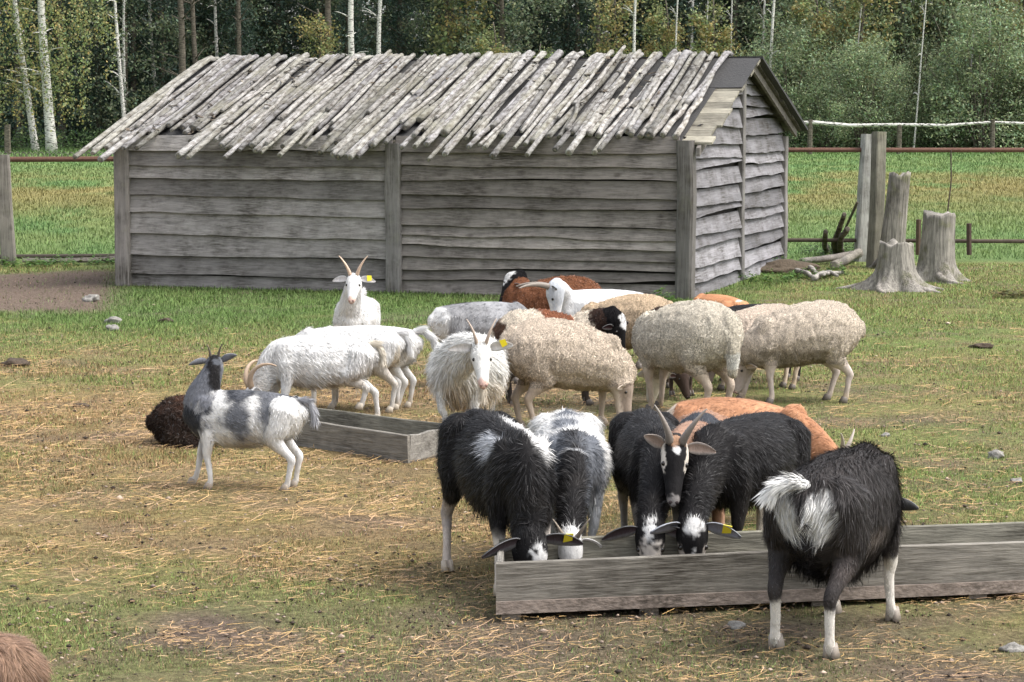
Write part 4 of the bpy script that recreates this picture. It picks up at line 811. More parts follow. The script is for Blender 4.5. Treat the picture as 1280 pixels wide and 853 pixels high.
    for key in ('FL', 'FR', 'RL', 'RR'):
        sd = 1 if key[1] == 'L' else -1; dx, dy, dzf = legs.get(key, (0, 0, 0)); b = fat**.5
        if lying:
            if key[0] == 'F': C = [(.22, .10*sd, .40, .07), (.24, .13*sd, .30, .055), (.36, .12*sd, .285, .03), (.26, .13*sd, .27, .022), (.22, .13*sd, .265, .02)]
            else: C = [(-.24, .11*sd, .42, .12), (-.10, .19*sd, .32, .07), (-.28, .20*sd, .285, .035), (-.14, .20*sd, .27, .024), (-.08, .20*sd, .265, .022)]
        elif key[0] == 'F':
            C = [(.235, .075*sd*b, .44, .062), (.225, .085*sd*b, .335, .046), (.245, .083*sd*b, .20, .025), (.242, .08*sd, .17, .0215), (.24, .08*sd, .075, .0175), (.246, .08*sd, .045, .021), (.262, .08*sd, .018, .021)]
        else:
            C = [(-.255, .065*sd*b, .50, .10), (-.225, .095*sd*b, .385, .078), (-.215, .10*sd*b, .32, .055), (-.285, .09*sd*b, .245, .030), (-.325, .085*sd, .20, .027), (-.318, .082*sd, .16, .021), (-.305, .08*sd, .07, .0185), (-.30, .08*sd, .043, .0215), (-.285, .08*sd, .018, .0215)]
        C = np.array(C); tt = np.clip((C[0, 2]-C[:, 2])/(C[0, 2]-.02), 0, 1)
        if sheep and not lying: C[:, 3] *= np.where(C[:, 2] > .3, 1.12, 1.08)
        if not lying:
            C[:, 0] += dx*tt; C[:, 1] += dy*tt; C[:, 2] += dzf*tt**1.5
            if dzf > .05: C[2:4 if key[0] == 'F' else 3, 0] += dzf*.6
            if hipdrop and key[0] == 'R': C[:, 2] += hipdrop*(1-tt)
        lp, lw, lh = smooth_chain(C[:, :3]*s, C[:, 3]*s*.92, C[:, 3]*s*1.05, 20); chains.append((key, lp, lw, lh, np.tile(LEFT, (20, 1)))); feet[key] = C[-1, :3]*s
        if key[0] == 'R' and not lying and False: pass
    if tail == 'sheep':
        C = np.array([(-.36, 0, .62, .03), (-.405, 0, .56, .034), (-.42, .0, .46, .036), (-.415, 0, .34, .032), (-.41, 0, .27, .022)]); C[:, 2] -= (.0)
        lp, lw, lh = smooth_chain(C[:, :3]*s, C[:, 3]*s*1.1, C[:, 3]*s, 12); chains.append(('A', lp, lw, lh, np.tile(LEFT, (12, 1))))
    V = []; F = []; off = 0
    for nm, p, w, h, S in chains:
        v, f = tube(p, w, h, S, 14, .7); V.append(v); F += [tuple(i+off for i in q_) for q_ in f]; off += len(v)
    # shoulder and haunch masses
    if not lying:
        for cx, cy, cz, rx, ry, rz_ in ((.235, .075, .47, .075, .045, .115), (-.25, .075, .46, .10, .055, .115))+(() if sheep else ((-.17, .052, .565, .028, .022, .022), (-.31, .05, .545, .03, .022, .03))):
            for sd in (1, -1):
                p = np.array([(cx, cy*sd*fat**.5, cz+rz_*k) for k in (-.8, -.4, 0, .4, .8)])*s; r = np.sqrt(1-np.array([.8, .4, 0, .4, .8])**2)
                v, f = tube(p, rx*r*s, ry*r*s, np.tile((1., 0, 0), (5, 1)), 12, .5); V.append(v); F += [tuple(i+off for i in q_) for q_ in f]; off += len(v)
    tmp = bpy.data.objects.new('tmp', mesh('tmp', np.vstack(V), F)); COL.objects.link(tmp)
    m1 = tmp.modifiers.new('r', 'REMESH'); m1.mode = 'VOXEL'; m1.voxel_size = vox*s; m2 = tmp.modifiers.new('s', 'SMOOTH'); m2.factor = .5; m2.iterations = 5 if not sheep else 8
    dg = bpy.context.evaluated_depsgraph_get(); ev = tmp.evaluated_get(dg); bm_ = bpy.data.meshes.new_from_object(ev); tm = tmp.data; bpy.data.objects.remove(tmp); bpy.data.meshes.remove(tm)
    nv = len(bm_.vertices); X = np.zeros(nv*3, np.float32); bm_.vertices.foreach_get('co', X); X = X.reshape(-1, 3).astype(float); NR = np.zeros(nv*3, np.float32); bm_.vertices.foreach_get('normal', NR); NR = NR.reshape(-1, 3).astype(float)
    # which part of the body each vertex belongs to
    best = np.full(nv, 1e9); lab = np.zeros(nv, int); along = np.zeros(nv)
    for ci, (nm, p, w, h, S) in enumerate(chains):
        for i in range(len(p)):
            d = np.linalg.norm(X-p[i], axis=1)/max(w[i], h[i]); m_ = d < best; best[m_] = d[m_]; lab[m_] = ci; along[m_] = i/(len(p)-1)
    names = [c[0] for c in chains]; LB = np.array([n_[0] if n_ in ('T', 'N', 'H') else ('A' if n_ == 'A' else 'L') for n_ in names])[lab]; LN = np.array(names)[lab]
    isH, isN, isL = LB == 'H', LB == 'N', LB == 'L'
    B = X/s; D = X-pl; HC = np.stack([D@hF, D@hS, D@hU], 1)/hw; NC = np.stack([along, np.zeros(nv), np.zeros(nv)], 1)
    ni = np.clip((along*8).astype(int), 0, 8); dN = X-NPt[ni]; nSs = nS[ni]; tN = norm(np.gradient(NPt, axis=0))[ni]; nU = np.cross(tN, nSs); NC[:, 1] = (dN*nSs).sum(1)/s; NC[:, 2] = (dN*nU).sum(1)/s
    seed = int(abs(loc[0]*100)+abs(loc[1]*37)) % 991
    col = np.tile(np.array(base, float), (nv, 1)); nz = fbm(X/s*9+seed, seed, 3)-.5+(vnoise(X/s*np.array([38, 38, 22])+seed, 5)-.5)*.35; nzh = fbm(X/s*55+seed, seed+3, 2)-.5
    for pt in patches:
        regs, c, r, colr = pt[0], np.array(pt[1], float), np.array(pt[2], float), np.array(pt[3], float); soft = pt[4] if len(pt) > 4 else .15
        Q = HC if 'H' in regs else (NC if regs == 'N' else B); d = np.sqrt((((Q-c)/r)**2).sum(1))+(np.where(isH, nzh*1.6, 0) if regs == 'H' else nz)*(.35+soft*2.6)
        wgt = 1-ss(1-soft, 1+soft, d); msk = np.isin(LB, list(regs)) | ((LB == 'A') & ('T' in regs)); wgt = wgt*msk; col = col*(1-wgt[:, None])+colr*wgt[:, None]
    if dirt:
        dn = fbm(X/s*7+seed+50, 6, 3); dw = dirt*(ss(.46, .7, dn)*ss(.5, .3, B[:, 2])*.55+.5*ss(.12, .03, B[:, 2])+.35*ss(.32, .24, B[:, 2])*(LB == 'T')); dw = (np.clip(dw*(~isH), 0, .8)*np.clip(.12+col.mean(1)*1.6, 0, 1))[:, None]; col = col*(1-dw)+np.array((.36, .27, .17))*dw
    # wool: displaced into staples and creases
    woolly = wool if wool is not None else (1.0 if sheep else 0)
    if woolly:
        wm = np.where(isH, ss(.06, -.03, HC[:, 0]), np.where(isL, ss(.22, .30, B[:, 2]), 1.0))
        n1 = fbm(X/s*np.array([14, 14, 7])+seed, 3, 3); n2 = vnoise(X/s*np.array([30, 30, 7])+seed, 8)
        X = X+NR*((((n1-.5)*.020+(np.abs(n2-.5)-.25)*.022)*wm+.010*wm)*s*woolly)[:, None]
    bm_.vertices.foreach_set('co', X.astype(np.float32).ravel()); bm_.update()
    c4 = np.ones((nv, 4), np.float32); c4[:, :3] = col; at_ = bm_.color_attributes.new('Col', 'FLOAT_COLOR', 'POINT'); at_.data.foreach_set('color', c4.ravel())
    bm_.polygons.foreach_set('use_smooth', np.ones(len(bm_.polygons), bool)); bm_.materials.clear(); bm_.materials.append(M['wool'] if woolly else M['coat']); bm_.name = 'body'
    if woolly:
        bm_.materials.append(M['coat']); bare = (isH & (HC[:, 0] > .035)) | (isL & (B[:, 2] < .27)); npoly = len(bm_.polygons); mi = np.zeros(npoly, np.int32); ls = np.zeros(npoly, np.int32); bm_.polygons.foreach_get('loop_start', ls); lv = np.zeros(len(bm_.loops), np.int32); bm_.loops.foreach_get('vertex_index', lv); mi[bare[lv[ls]]] = 1; bm_.polygons.foreach_set('material_index', mi)
    body = link('body', bm_, e)
    # coat strands
    bm_.calc_loop_triangles(); nt_ = len(bm_.loop_triangles); TI = np.zeros(nt_*3, np.int32); bm_.loop_triangles.foreach_get('vertices', TI); TI = TI.reshape(-1, 3)
    A_ = np.linalg.norm(np.cross(X[TI[:, 1]]-X[TI[:, 0]], X[TI[:, 2]]-X[TI[:, 0]]), axis=1); r = np.random.default_rng(seed)
    lenv = np.where(isH, .20+.45*ss(.06, -.02, HC[:, 0])*ss(-.02, .04, HC[:, 2]), np.where(isL, .30+.7*ss(.22, .42, B[:, 2]), np.where(isN, .9, 1.0)))*hair*s
    if not sheep: lenv = lenv*(1+.9*ss(.40, .28, B[:, 2])*(LB == 'T'))
    else: lenv = np.where(isH, .15, np.where(isL, .15+.8*ss(.22, .3, B[:, 2]), 1))*hair*s
    dens = A_*(1/(.35+lenv[TI[:, 0]]/(hair*s))); ti = r.choice(nt_, nhair, p=dens/dens.sum()); b1 = r.uniform(0, 1, (nhair, 1)); b2 = r.uniform(0, 1, (nhair, 1)); fl = (b1+b2) > 1; b1 = np.where(fl, 1-b1, b1); b2 = np.where(fl, 1-b2, b2); b0 = 1-b1-b2
    T0, T1, T2 = TI[ti].T; ip = lambda a: a[T0]*b0+a[T1]*b1+a[T2]*b2
    R = ip(X); N_ = norm(ip(NR)); Cc = ip(col); Ln = (ip(lenv[:, None])[:, 0])*r.uniform(.5, 1.3, nhair); lbr = LB[T0]
    flow = np.tile(np.array([-.75, 0, -.65]), (nhair, 1)); flow[lbr == 'L'] = (0, 0, -1); flow[lbr == 'H'] = -hF; nn = norm(NPt[0]-NPt[-1]); flow[lbr == 'N'] = nn*.7+np.array([0, 0, -.5]); flow[lbr == 'A'] = (0, 0, -1)
    if sheep: flow = norm(r.normal(size=(nhair, 3)))+np.array([0, 0, -.4])
    else: flow = flow+np.stack([fbm(R/s*6+k*9+seed, 4, 2)-.5 for k in range(3)], 1)*1.3
    flow = norm(flow-(flow*N_).sum(1, keepdims=True)*N_)
    lift = .27 if not sheep else .8; D1 = norm(flow+N_*lift+r.normal(0, .13, (nhair, 3))); D2 = norm(D1+np.array([0, 0, -.25])-N_*.06)
    Sd = norm(np.cross(D1, N_))*(hairw*s*r.uniform(.6, 1.3, nhair))[:, None]*.5; R0 = R-N_*.003*s; Mid = R0+D1*(Ln*.55)[:, None]; Tip = Mid+D2*(Ln*.45)[:, None]
    Vh = np.stack([R0-Sd, R0+Sd, Mid-Sd*.8, Mid+Sd*.8, Tip], 1).reshape(-1, 3); bi = np.arange(nhair)[:, None]*5
    Fh = np.vstack([bi+np.array(q_) for q_ in ((0, 1, 3), (0, 3, 2), (2, 3, 4))]); cv = Cc*r.uniform(.6, 1.35, (nhair, 1))+(r.uniform(0, 1, (nhair, 1)) < .06)*.05; Ch = np.stack([cv*.92, cv*.92, cv, cv, cv*1.1], 1).reshape(-1, 3)
    NH = norm(N_+r.normal(0, .38, (nhair, 3))); NHr = np.repeat(NH, 5, 0)
    link('coat' if not sheep else 'fleece', mesh('coat', Vh, Fh, M['fur'], Ch, True, NHr), e)
    # ears, horns, eyes, nose, hooves, tail
    hcol = lambda q_, rad=.03: col[np.argmin(((HC-np.array(q_))**2).sum(1))]
    for sd, er in ((1, ears[0]), (-1, ears[1])):
        n_, m_ = 9, 5; L_ = earlen*hw*(.86 if not sheep else 1.15); up_, back_ = (er if isinstance(er, tuple) else (er, -.35)); dirE = norm(hS*sd*math.cos(up_)+hU*math.sin(up_)+hF*back_)
        wv = norm(np.cross(dirE, hF*.6+hU*.5)); nv_ = norm(np.cross(wv, dirE)); nv_ = nv_ if np.dot(nv_, hF) > 0 else -nv_; o = pl+(hS*sd*(.044 if not sheep else .060)+hU*(.018 if not sheep else .01)+hF*(-.005 if not sheep else .038))*hw; Ve = []
        for side_ in (0, 1):
            for i in range(n_):
                t = i/(n_-1); wd = (.004+.0185*max(0, math.sin(min(1, t**.8*.95+.05)*PI))**.75)*hw*(earlen/.115)**.7
                for j in range(m_):
                    k = (j/(m_-1)-.5)*2; cup = (k*k*.45-.2)*wd; Ve.append(o+dirE*L_*t+wv*wd*k+nv_*(cup-(.004*hw if side_ else 0))-UP*(.25*L_*t*t))
        Fe = []; q = n_*m_
        for i in range(n_-1):
            for j in range(m_-1):
                a = i*m_+j; Fe.append((a, a+1, a+m_+1, a+m_)); Fe.append((q+a, q+a+m_, q+a+m_+1, q+a+1))
        bd = [j for j in range(m_)]+[i*m_+m_-1 for i in range(1, n_)]+[(n_-1)*m_+j for j in range(m_-2, -1, -1)]+[i*m_ for i in range(n_-2, 0, -1)]
        for i in range(len(bd)): a, b_ = bd[i], bd[(i+1) % len(bd)]; Fe.append((a, q+a, q+b_, b_))
        ec = np.array(earc if earc is not None else hcol((0, .05*sd, .02))); Ce = np.vstack([np.tile(ec*.8+np.array([.03, .01, .01]), (q, 1)), np.tile(ec, (q, 1))]); rim = [i*m_+j for i in range(n_) for j in (0, m_-1)]; Ce[rim] = ec*.5+.25
        ear = link('ear', mesh('ear', Ve, Fe, M['coat'], Ce, True), e)
        if (sd == 1 and 'L' in tag_ear) or (sd == -1 and 'R' in tag_ear):
            c = o+dirE*L_*.6+nv_*.007*hw; a_, b_ = dirE*.016*hw/hscale**.5, wv*.021*hw/hscale**.5; t_ = nv_*.003
            Vt = [c-a_-b_, c+a_-b_*.8, c+a_+b_*.8, c-a_+b_]; Vt += [v+t_ for v in Vt]
            tg = link('ear_tag', mesh('ear_tag', Vt, [(3, 2, 1, 0), (4, 5, 6, 7), (0, 1, 5, 4), (1, 2, 6, 5), (2, 3, 7, 6), (3, 0, 4, 7)], M['tag'], None, False), ear)
    if horns:
        L_, curl, splay, r0 = horns
        for sd in (1, -1):
            n_ = 22; p = (hS*sd*.024+hU*.05-hF*.012)*hw+pl; Pn = [p.copy()]; d = norm(hU*1.0-hF*.25+hS*sd*splay*.4)
            for i in range(n_-1):
                ang = curl/(n_-1); ax_ = hS; R_ = np.array(Matrix.Rotation(-ang, 3, Vector(ax_))); d = R_@d; d = norm(d+hS*sd*splay/(n_)); p = p+d*(L_*hw/(n_-1)); Pn.append(p.copy())
            t = np.linspace(0, 1, n_); rr = r0*hw*(1-t*.82)*(1+.06*np.sin(t*70)); v, f = tube(Pn, rr*.8, rr*1.15, np.tile(hS, (n_, 1)), 10, .4); Cn = np.tile(hornc, (len(v), 1))*(np.concatenate([np.full(10, .8), np.repeat(.8+.35*t, 10), np.full(10, 1.1), [1, 1]])[:, None])
            link('horn', mesh('horn', v, f, M['horn'], Cn, True), e)
    for sd in (1, -1):
        c = pl+(hF*.068+hS*sd*.0415*(1.12 if sheep else 1)+hU*.016)*hw; me = bpy.data.meshes.new('eye'); import bmesh
        b_ = bmesh.new(); bmesh.ops.create_uvsphere(b_, u_segments=10, v_segments=8, radius=.0098*hw); b_.to_mesh(me); b_.free(); me.materials.append(M['eye']); me.polygons.foreach_set('use_smooth', [True]*len(me.polygons)); link('eye', me, e, tuple(c))
        # brow ridge/eyelid
    if nose:
        V2 = []; F2 = []; o2 = 0; C2 = []; nc = np.array((.34, .22, .19)) if hcol((.2, 0, 0)).mean() > .3 else np.array((.05, .04, .04))
        for sd in (1, -1):
            c = pl+(hF*.214+hS*sd*.010-hU*.018)*hw; v, f = tube([c-hU*.007*hw, c, c+hU*.008*hw], [.006*hw, .010*hw, .007*hw], [.006*hw]*3, np.tile(hS, (3, 1)), 8, .5); V2.append(v); F2 += [tuple(i+o2 for i in q_) for q_ in f]; o2 += len(v)
        a = np.linspace(-1.25, 1.25, 9); pm = [pl+(hF*(.222-.05*abs(k)**2*.7)+hS*k*.022-hU*(.036-.004*abs(k)))*hw for k in a]; v, f = tube(pm, .0028*hw, .0028*hw, None, 5, .3); V2.append(v); F2 += [tuple(i+o2 for i in q_) for q_ in f]
        link('muzzle', mesh('muzzle', np.vstack(V2), F2, M['coat'], np.tile(nc, (sum(len(v) for v in V2), 1)), True), e)
    hi = 0
    for key, p in feet.items():
        if lying: continue
        V2 = []; F2 = []; o2 = 0
        for sd in (1, -1):
            ys = .011*s*sd; pts = [(-.008, ys, .045), (-.002, ys, .025), (.004, ys*1.1, .004)]; P2 = np.array([p*np.array([1, 1, 0])+np.array([a*s, b_, c*s+legs.get(key, (0, 0, 0))[2]*s]) for a, b_, c in pts])
            v, f = tube(P2, np.array([.011, .0125, .014])*s, np.array([.019, .024, .029])*s, np.tile(LEFT, (3, 1)), 10, .15); v[:, 2] = np.maximum(v[:, 2], 0.0+legs.get(key, (0, 0, 0))[2]*s); V2.append(v); F2 += [tuple(i+o2 for i in q_) for q_ in f]; o2 += len(v)
        link('hoof', mesh('hoof', np.vstack(V2), F2, M['horn'], np.tile(hoofc, (o2, 1)), True), e)
    def tuft(nm, axis, n2, ln, spread, colr, w=.004, droop=.3):
        Pa = np.array(axis, float)*s; i = r.uniform(0, len(Pa)-1.001, n2); k = i.astype(int); f = (i-k)[:, None]; p = Pa[k]*(1-f)+Pa[k+1]*f; d = norm(Pa[k+1]-Pa[k]); rd = norm(np.cross(d, norm(r.normal(size=(n2, 3)))))
        p = p+rd*(spread*s*r.uniform(.1, 1, n2))[:, None]; D1 = norm(d+rd*.42+r.normal(0, .08, (n2, 3))); D2 = norm(D1+np.array([0, 0, -droop])); Lx = (ln*s*r.uniform(.5, 1.2, n2))[:, None]; Sx = norm(np.cross(D1, rd))*(w*s*.5)
        m_ = p+D1*Lx*.55; t_ = m_+D2*Lx*.5; Vt = np.stack([p-Sx, p+Sx, m_-Sx*.8, m_+Sx*.8, t_], 1).reshape(-1, 3); bi = np.arange(n2)[:, None]*5; Ft = np.vstack([bi+np.array(q_) for q_ in ((0, 1, 3), (0, 3, 2), (2, 3, 4))])
        cc = np.array(colr)*r.uniform(.8, 1.15, (n2, 1)); nr = np.repeat(norm(rd+np.array([0, 0, .4])), 5, 0)
        core_v, core_f = tube(Pa, np.linspace(spread, spread*.5, len(Pa))*s, np.linspace(spread, spread*.5, len(Pa))*s, None, 8, .6)
        Va = np.vstack([Vt, core_v]); Fa = [tuple(q_) for q_ in Ft]+[tuple(j+len(Vt) for j in q_) for q_ in core_f]; Ca = np.vstack([np.repeat(cc, 5, 0), np.tile(colr, (len(core_v), 1))])
        link(nm, mesh(nm, Va, Fa, M['fur'], Ca, True), e)
    tc = tailc if tailc is not None else col[np.argmin(((B-np.array([-.36, 0, .52]))**2).sum(1))]
    tz = .565+hipdrop
    if tail == 'up': tuft('tail', [(-.33, 0, tz), (-.385, 0, tz+.035), (-.42, 0, tz+.03)], 700, .05, .016, tc)
    elif tail == 'down': tuft('tail', [(-.34, 0, tz), (-.40, 0, tz-.01), (-.43, 0, tz-.07), (-.435, 0, tz-.13)], 900, .055, .018, tc)
    elif tail == 'flick': tuft('tail', [(-.34, .0, tz-.02), (-.38, .03, tz-.005), (-.40, .07, tz-.015), (-.405, .095, tz-.045)], 1500, .05, .022, tc, .004)
    elif tail == 'long': tuft('tail', [(-.34, 0, tz), (-.40, 0, tz+.01), (-.47, 0, tz-.05), (-.50, 0, tz-.12)], 1400, .055, .024, tc)
    if beard:
        a0 = (pl+(hF*.13-hU*.055)*hw)/s; tuft('beard', [a0, a0+np.array([0, 0, -.05]), a0+np.array([-.005, 0, -.10])], 500, beard, .012, (.62, .55, .45), .003, .8)
    return e
# ------------------------------------------------------------------ the herd
WH_ = (.69, .68, .665); BK = (.013, .012, .0125); GY = (.035, .038, .046); TAN = (.60, .50, .40); CRM = (.68, .59, .48); BRN = (.16, .085, .05); DBR = (.030, .020, .016); ORG = (.46, .20, .085)
def g(px, py): return gnd(px, py)
GG = 'goats of the herd'; SG = 'sheep of the herd'
# grey and white goat on the left, looking away
c = g(303, 614)
animal('goat', 'grey and white patched goat standing alone on the left, looking back towards the shed', 'goat', c, 172, .84, poll=at(266, 456, c[1]+.10), face=(100, -8), legs=dict(FL=(-.05, 0, 0), FR=(.10, 0, 0), RL=(.02, 0, 0), RR=(.0, .02, 0)), base=WH_,
    patches=[('TL', (.30, 0, .47), (.14, .3, .20), GY, .3), ('T', (.03, 0, .60), (.09, .3, .15), GY, .35), ('T', (.01, 0, .44), (.07, .3, .14), (.12, .125, .14), .5), ('T', (-.22, 0, .60), (.13, .3, .13), GY, .35), ('T', (-.17, 0, .50), (.07, .3, .12), (.14, .145, .16), .5), ('N', (.5, .0, 0), (.8, .3, .3), (.15, .155, .175), .3), ('N', (.5, 0, .06), (.75, .042, .08), BK, .2),
      ('H', (.0, 0, .0), (.35, .14, .2), (.07, .075, .085), .2), ('H', (-.0, 0, .07), (.03, .05, .03), WH_, .2), ('L', (.27, 0, .2), (.04, .2, .12), (.4, .4, .42), .3)], hair=.03, nhair=20000, hairw=.003, neckr=1.2, horns=(.09, .7, .3, .012), ears=((.1, -.3), (.65, -.4)), earlen=.14, tail='down', tailc=(.35, .35, .37), hornc=(.12, .1, .08), hoofc=(.3, .25, .2), fat=.92, group=GG, hipdrop=-.01)
# dark brown sheep lying behind it
c = g(258, 556); animal('sheep', 'dark brown woolly sheep lying on the straw behind the grey and white goat', 'sheep', c, 5, .80, kind='sheep', poll=at(322, 520, c[1]+.15), face=(30, -25), base=DBR, patches=[('T', (.1, 0, .64), (.35, .4, .12), (.075, .038, .025), .4), ('L', (0, 0, .26), (.5, .4, .05), (.12, .1, .09))], lying=True, dz=-.265, hair=.03, nhair=8000, hairw=.006, fat=1.12, group=SG, tail='none', earlen=.12)
# three white goats at the left trough
c = g(397, 532); animal('goat', 'white goat with long curled horns, one hind foot inside the left trough', 'goat', c, 193, .92, poll=at(316, 492, c[1]-.10), face=(205, -48), legs=dict(RL=(.02, -.02, .10), RR=(-.12, .0, 0), FL=(.0, 0, 0), FR=(.1, 0, 0)), base=WH_, hair=.04, nhair=20000, hairw=.0035, horns=(.30, 2.6, .55, .020), hornc=(.46, .34, .24), tail='down', tailc=(.62, .56, .46), fat=1.05, group=GG, hoofc=(.5, .44, .36), necklow=.02, hipdrop=-.02)
c = g(434, 517); animal('goat', 'white goat seen between the horned one and the white goat with raised tail', 'goat', c, 186, .92, poll=at(352, 445, c[1]+.1), face=(190, -40), legs=dict(RL=(.0, -.02, 0), RR=(-.05, .0, 0)), base=WH_, patches=[('T', (-.3, 0, .35), (.1, .3, .1), (.7, .62, .5), .4)], hair=.04, nhair=14000, hairw=.0035, tail='down', fat=1.02, group=GG, hoofc=(.5, .44, .36))
c = g(459, 512); animal('goat', 'white goat at the right end of the left trough group with its tail held out', 'goat', c, 178, .90, poll=at(368, 452, c[1]+.25), face=(178, -35), legs=dict(RL=(.08, -.02, 0), RR=(-.0, .04, 0)), base=WH_, hair=.035, nhair=14000, hairw=.0035, tail='long', fat=1.0, group=GG, hoofc=(.5, .44, .36))
# white goat by the wall
c = g(443, 470); animal('goat', 'white horned goat facing the camera in front of the shed wall', 'goat', c, 266, .98, poll=at(442, 352, c[1]-.44), face=(268, -28), base=WH_, hair=.032, nhair=15000, hairw=.0035, horns=(.15, .25, .62, .017), hornc=(.62, .46, .34), ears=((.05, -.1), (.1, -.1)), earlen=.12, tag_ear=('L',), hscale=1.08, tail='up', fat=1.0, group=GG, patches=[('H', (.205, 0, -.02), (.03, .04, .03), (.6, .45, .38))], neckr=1.15, necklow=-.02)
# white long-haired goat facing the camera
c = g(584, 549); animal('goat', 'white long-haired bearded goat facing the camera left of the grazing sheep', 'goat', c, 258, 1.0, poll=at(601, 440, c[1]-.56), face=(276, -42), base=(.68, .67, .64), hair=.07, nhair=22000, hairw=.0035, horns=(.14, .9, .45, .013), hornc=(.5, .4, .33), ears=((.45, -.12), (.2, -.12)), earlen=.15, tag_ear=('L',), hscale=1.12, tail='none', fat=1.45, neckr=1.25, belly=.06, group=GG, beard=.07, patches=[('H', (.205, 0, -.02), (.028, .04, .03), (.6, .42, .36)), ('T', (.0, 0, .3), (.3, .3, .08), (.7, .62, .52), .4)])
# grey white-rumped goat behind it
c = g(600, 482); animal('goat', 'pale grey goat with a white rump and dark back stripe behind the bearded white goat', 'goat', c, 22, .98, poll=at(680, 440, c[1]+.25), face=(10, -60), base=(.21, .21, .215), patches=[('TL', (-.38, 0, .45), (.10, .3, .3), WH_), ('T', (0, 0, .66), (.5, .03, .08), BK), ('T', (.1, 0, .5), (.2, .3, .15), (.30, .30, .31), .5)], hair=.035, nhair=9000, hairw=.004, tail='none', fat=1.05, group=GG)
# brown sheep with black head at the back
c = g(690, 452); animal('sheep', 'chestnut brown sheep with a black face and white crown, rearmost at the wall', 'sheep', c, 182, .98, kind='sheep', poll=at(643, 352, c[1]+.05), face=(205, -52), base=(.20, .085, .045), patches=[('H', (.05, 0, 0), (.4, .3, .3), BK), ('H', (-.01, 0, .07), (.07, .04, .04), WH_, .1)], hair=.02, nhair=8000, hairw=.006, fat=1.0, group=SG, tail='none', hscale=1.15, earlen=.09)
# white horned goat, behind
c = g(752, 462); animal('goat', 'white goat with curved ridged horns standing across the middle of the flock', 'goat', c, 180, 1.0, poll=at(694, 361, c[1]-.22), face=(188, -84), base=(.68, .68, .68), patches=[('H', (.02, 0, -.02), (.10, .2, .1), (.5, .52, .55), .3)], hair=.03, nhair=9000, hairw=.004, horns=(.22, -.7, .3, .020), hornc=(.28, .24, .20), tail='none', fat=1.15, group=GG, hscale=1.1, earlen=.12, earc=(.3, .32, .35))
c = g(783, 478); animal('sheep', 'cream sheep half hidden behind the grey-fleeced sheep', 'sheep', c, 150, .94, kind='sheep', poll=at(745, 455, c[1]+.5), face=(150, -60), base=(.62, .47, .32), hair=.018, nhair=5000, hairw=.006, fat=1.0, group=SG, tail='sheep')
# piebald sheep
c = g(690, 507); animal('sheep', 'cream and rust-brown piebald sheep with dark neck, black face and white crown', 'sheep', c, 6, .93, kind='sheep', poll=at(768, 402, c[1]-.05), face=(330, -68), base=CRM, patches=[('T', (.05, 0, .66), (.15, .3, .10), (.25, .10, .055), .1), ('T', (-.12, 0, .57), (.045, .3, .06), (.2, .1, .06), .1), ('T', (-.36, 0, .5), (.06, .14, .1), (.12, .07, .05), .1), ('T', (.26, 0, .6), (.04, .3, .05), (.18, .09, .06)), ('T', (0, 0, .28), (.4, .4, .10), (.05, .03, .025)), ('N', (.75, 0, 0), (.42, .4, .4), (.045, .028, .022)), ('L', (0, 0, .1), (1, 1, .32), (.035, .028, .025)), ('H', (.05, 0, 0), (.4, .3, .3), BK), ('H', (.02, -.0, .075), (.06, .05, .03), WH_, .1)],
    hair=.02, nhair=8000, hairw=.006, group=SG, tail='none', hscale=1.18, earlen=.10, necklow=-.06)
# big tan sheep grazing right
c = g(713, 538); animal('sheep', 'tan woolly sheep grazing to the right, nearest the camera in the flock', 'sheep', c, 14, 1.0, kind='sheep', poll=at(778, 478, c[1]+.02), face=(346, -72), legs=dict(RL=(-.0, 0, 0), RR=(.06, 0, 0), FR=(.06, 0, 0), FL=(-.02, 0, 0)), base=TAN, patches=[('H', (.1, 0, 0), (.2, .3, .3), (.33, .26, .21)), ('L', (0, 0, .1), (1, 1, .2), (.46, .38, .31))], hair=.014, nhair=9000, hairw=.005, group=SG, tail='sheep', fat=1.0, neckr=1.0, hscale=.98, earlen=.1, hoofc=(.3, .24, .18), necklow=.05, frontdrop=.11)
# grey tan sheep seen from behind
c = g(856, 520); animal('sheep', 'pale grey-tan sheep seen from its tail end, standing in the middle right of the flock', 'sheep', c, 128, 1.09, kind='sheep', poll=at(822, 462, c[1]+.55), face=(140, -70), legs=dict(FL=(-.05, 0, 0), FR=(.05, 0, 0), RL=(.0, .03, 0), RR=(.02, .0, 0)), base=(.62, .56, .46), patches=[('L', (0, 0, .1), (1, 1, .2), (.46, .38, .31)), ('T', (-.42, 0, .36), (.06, .05, .05), (.7, .68, .62))], hair=.014, nhair=9000, hairw=.005, group=SG, tail='sheep', fat=1.02)
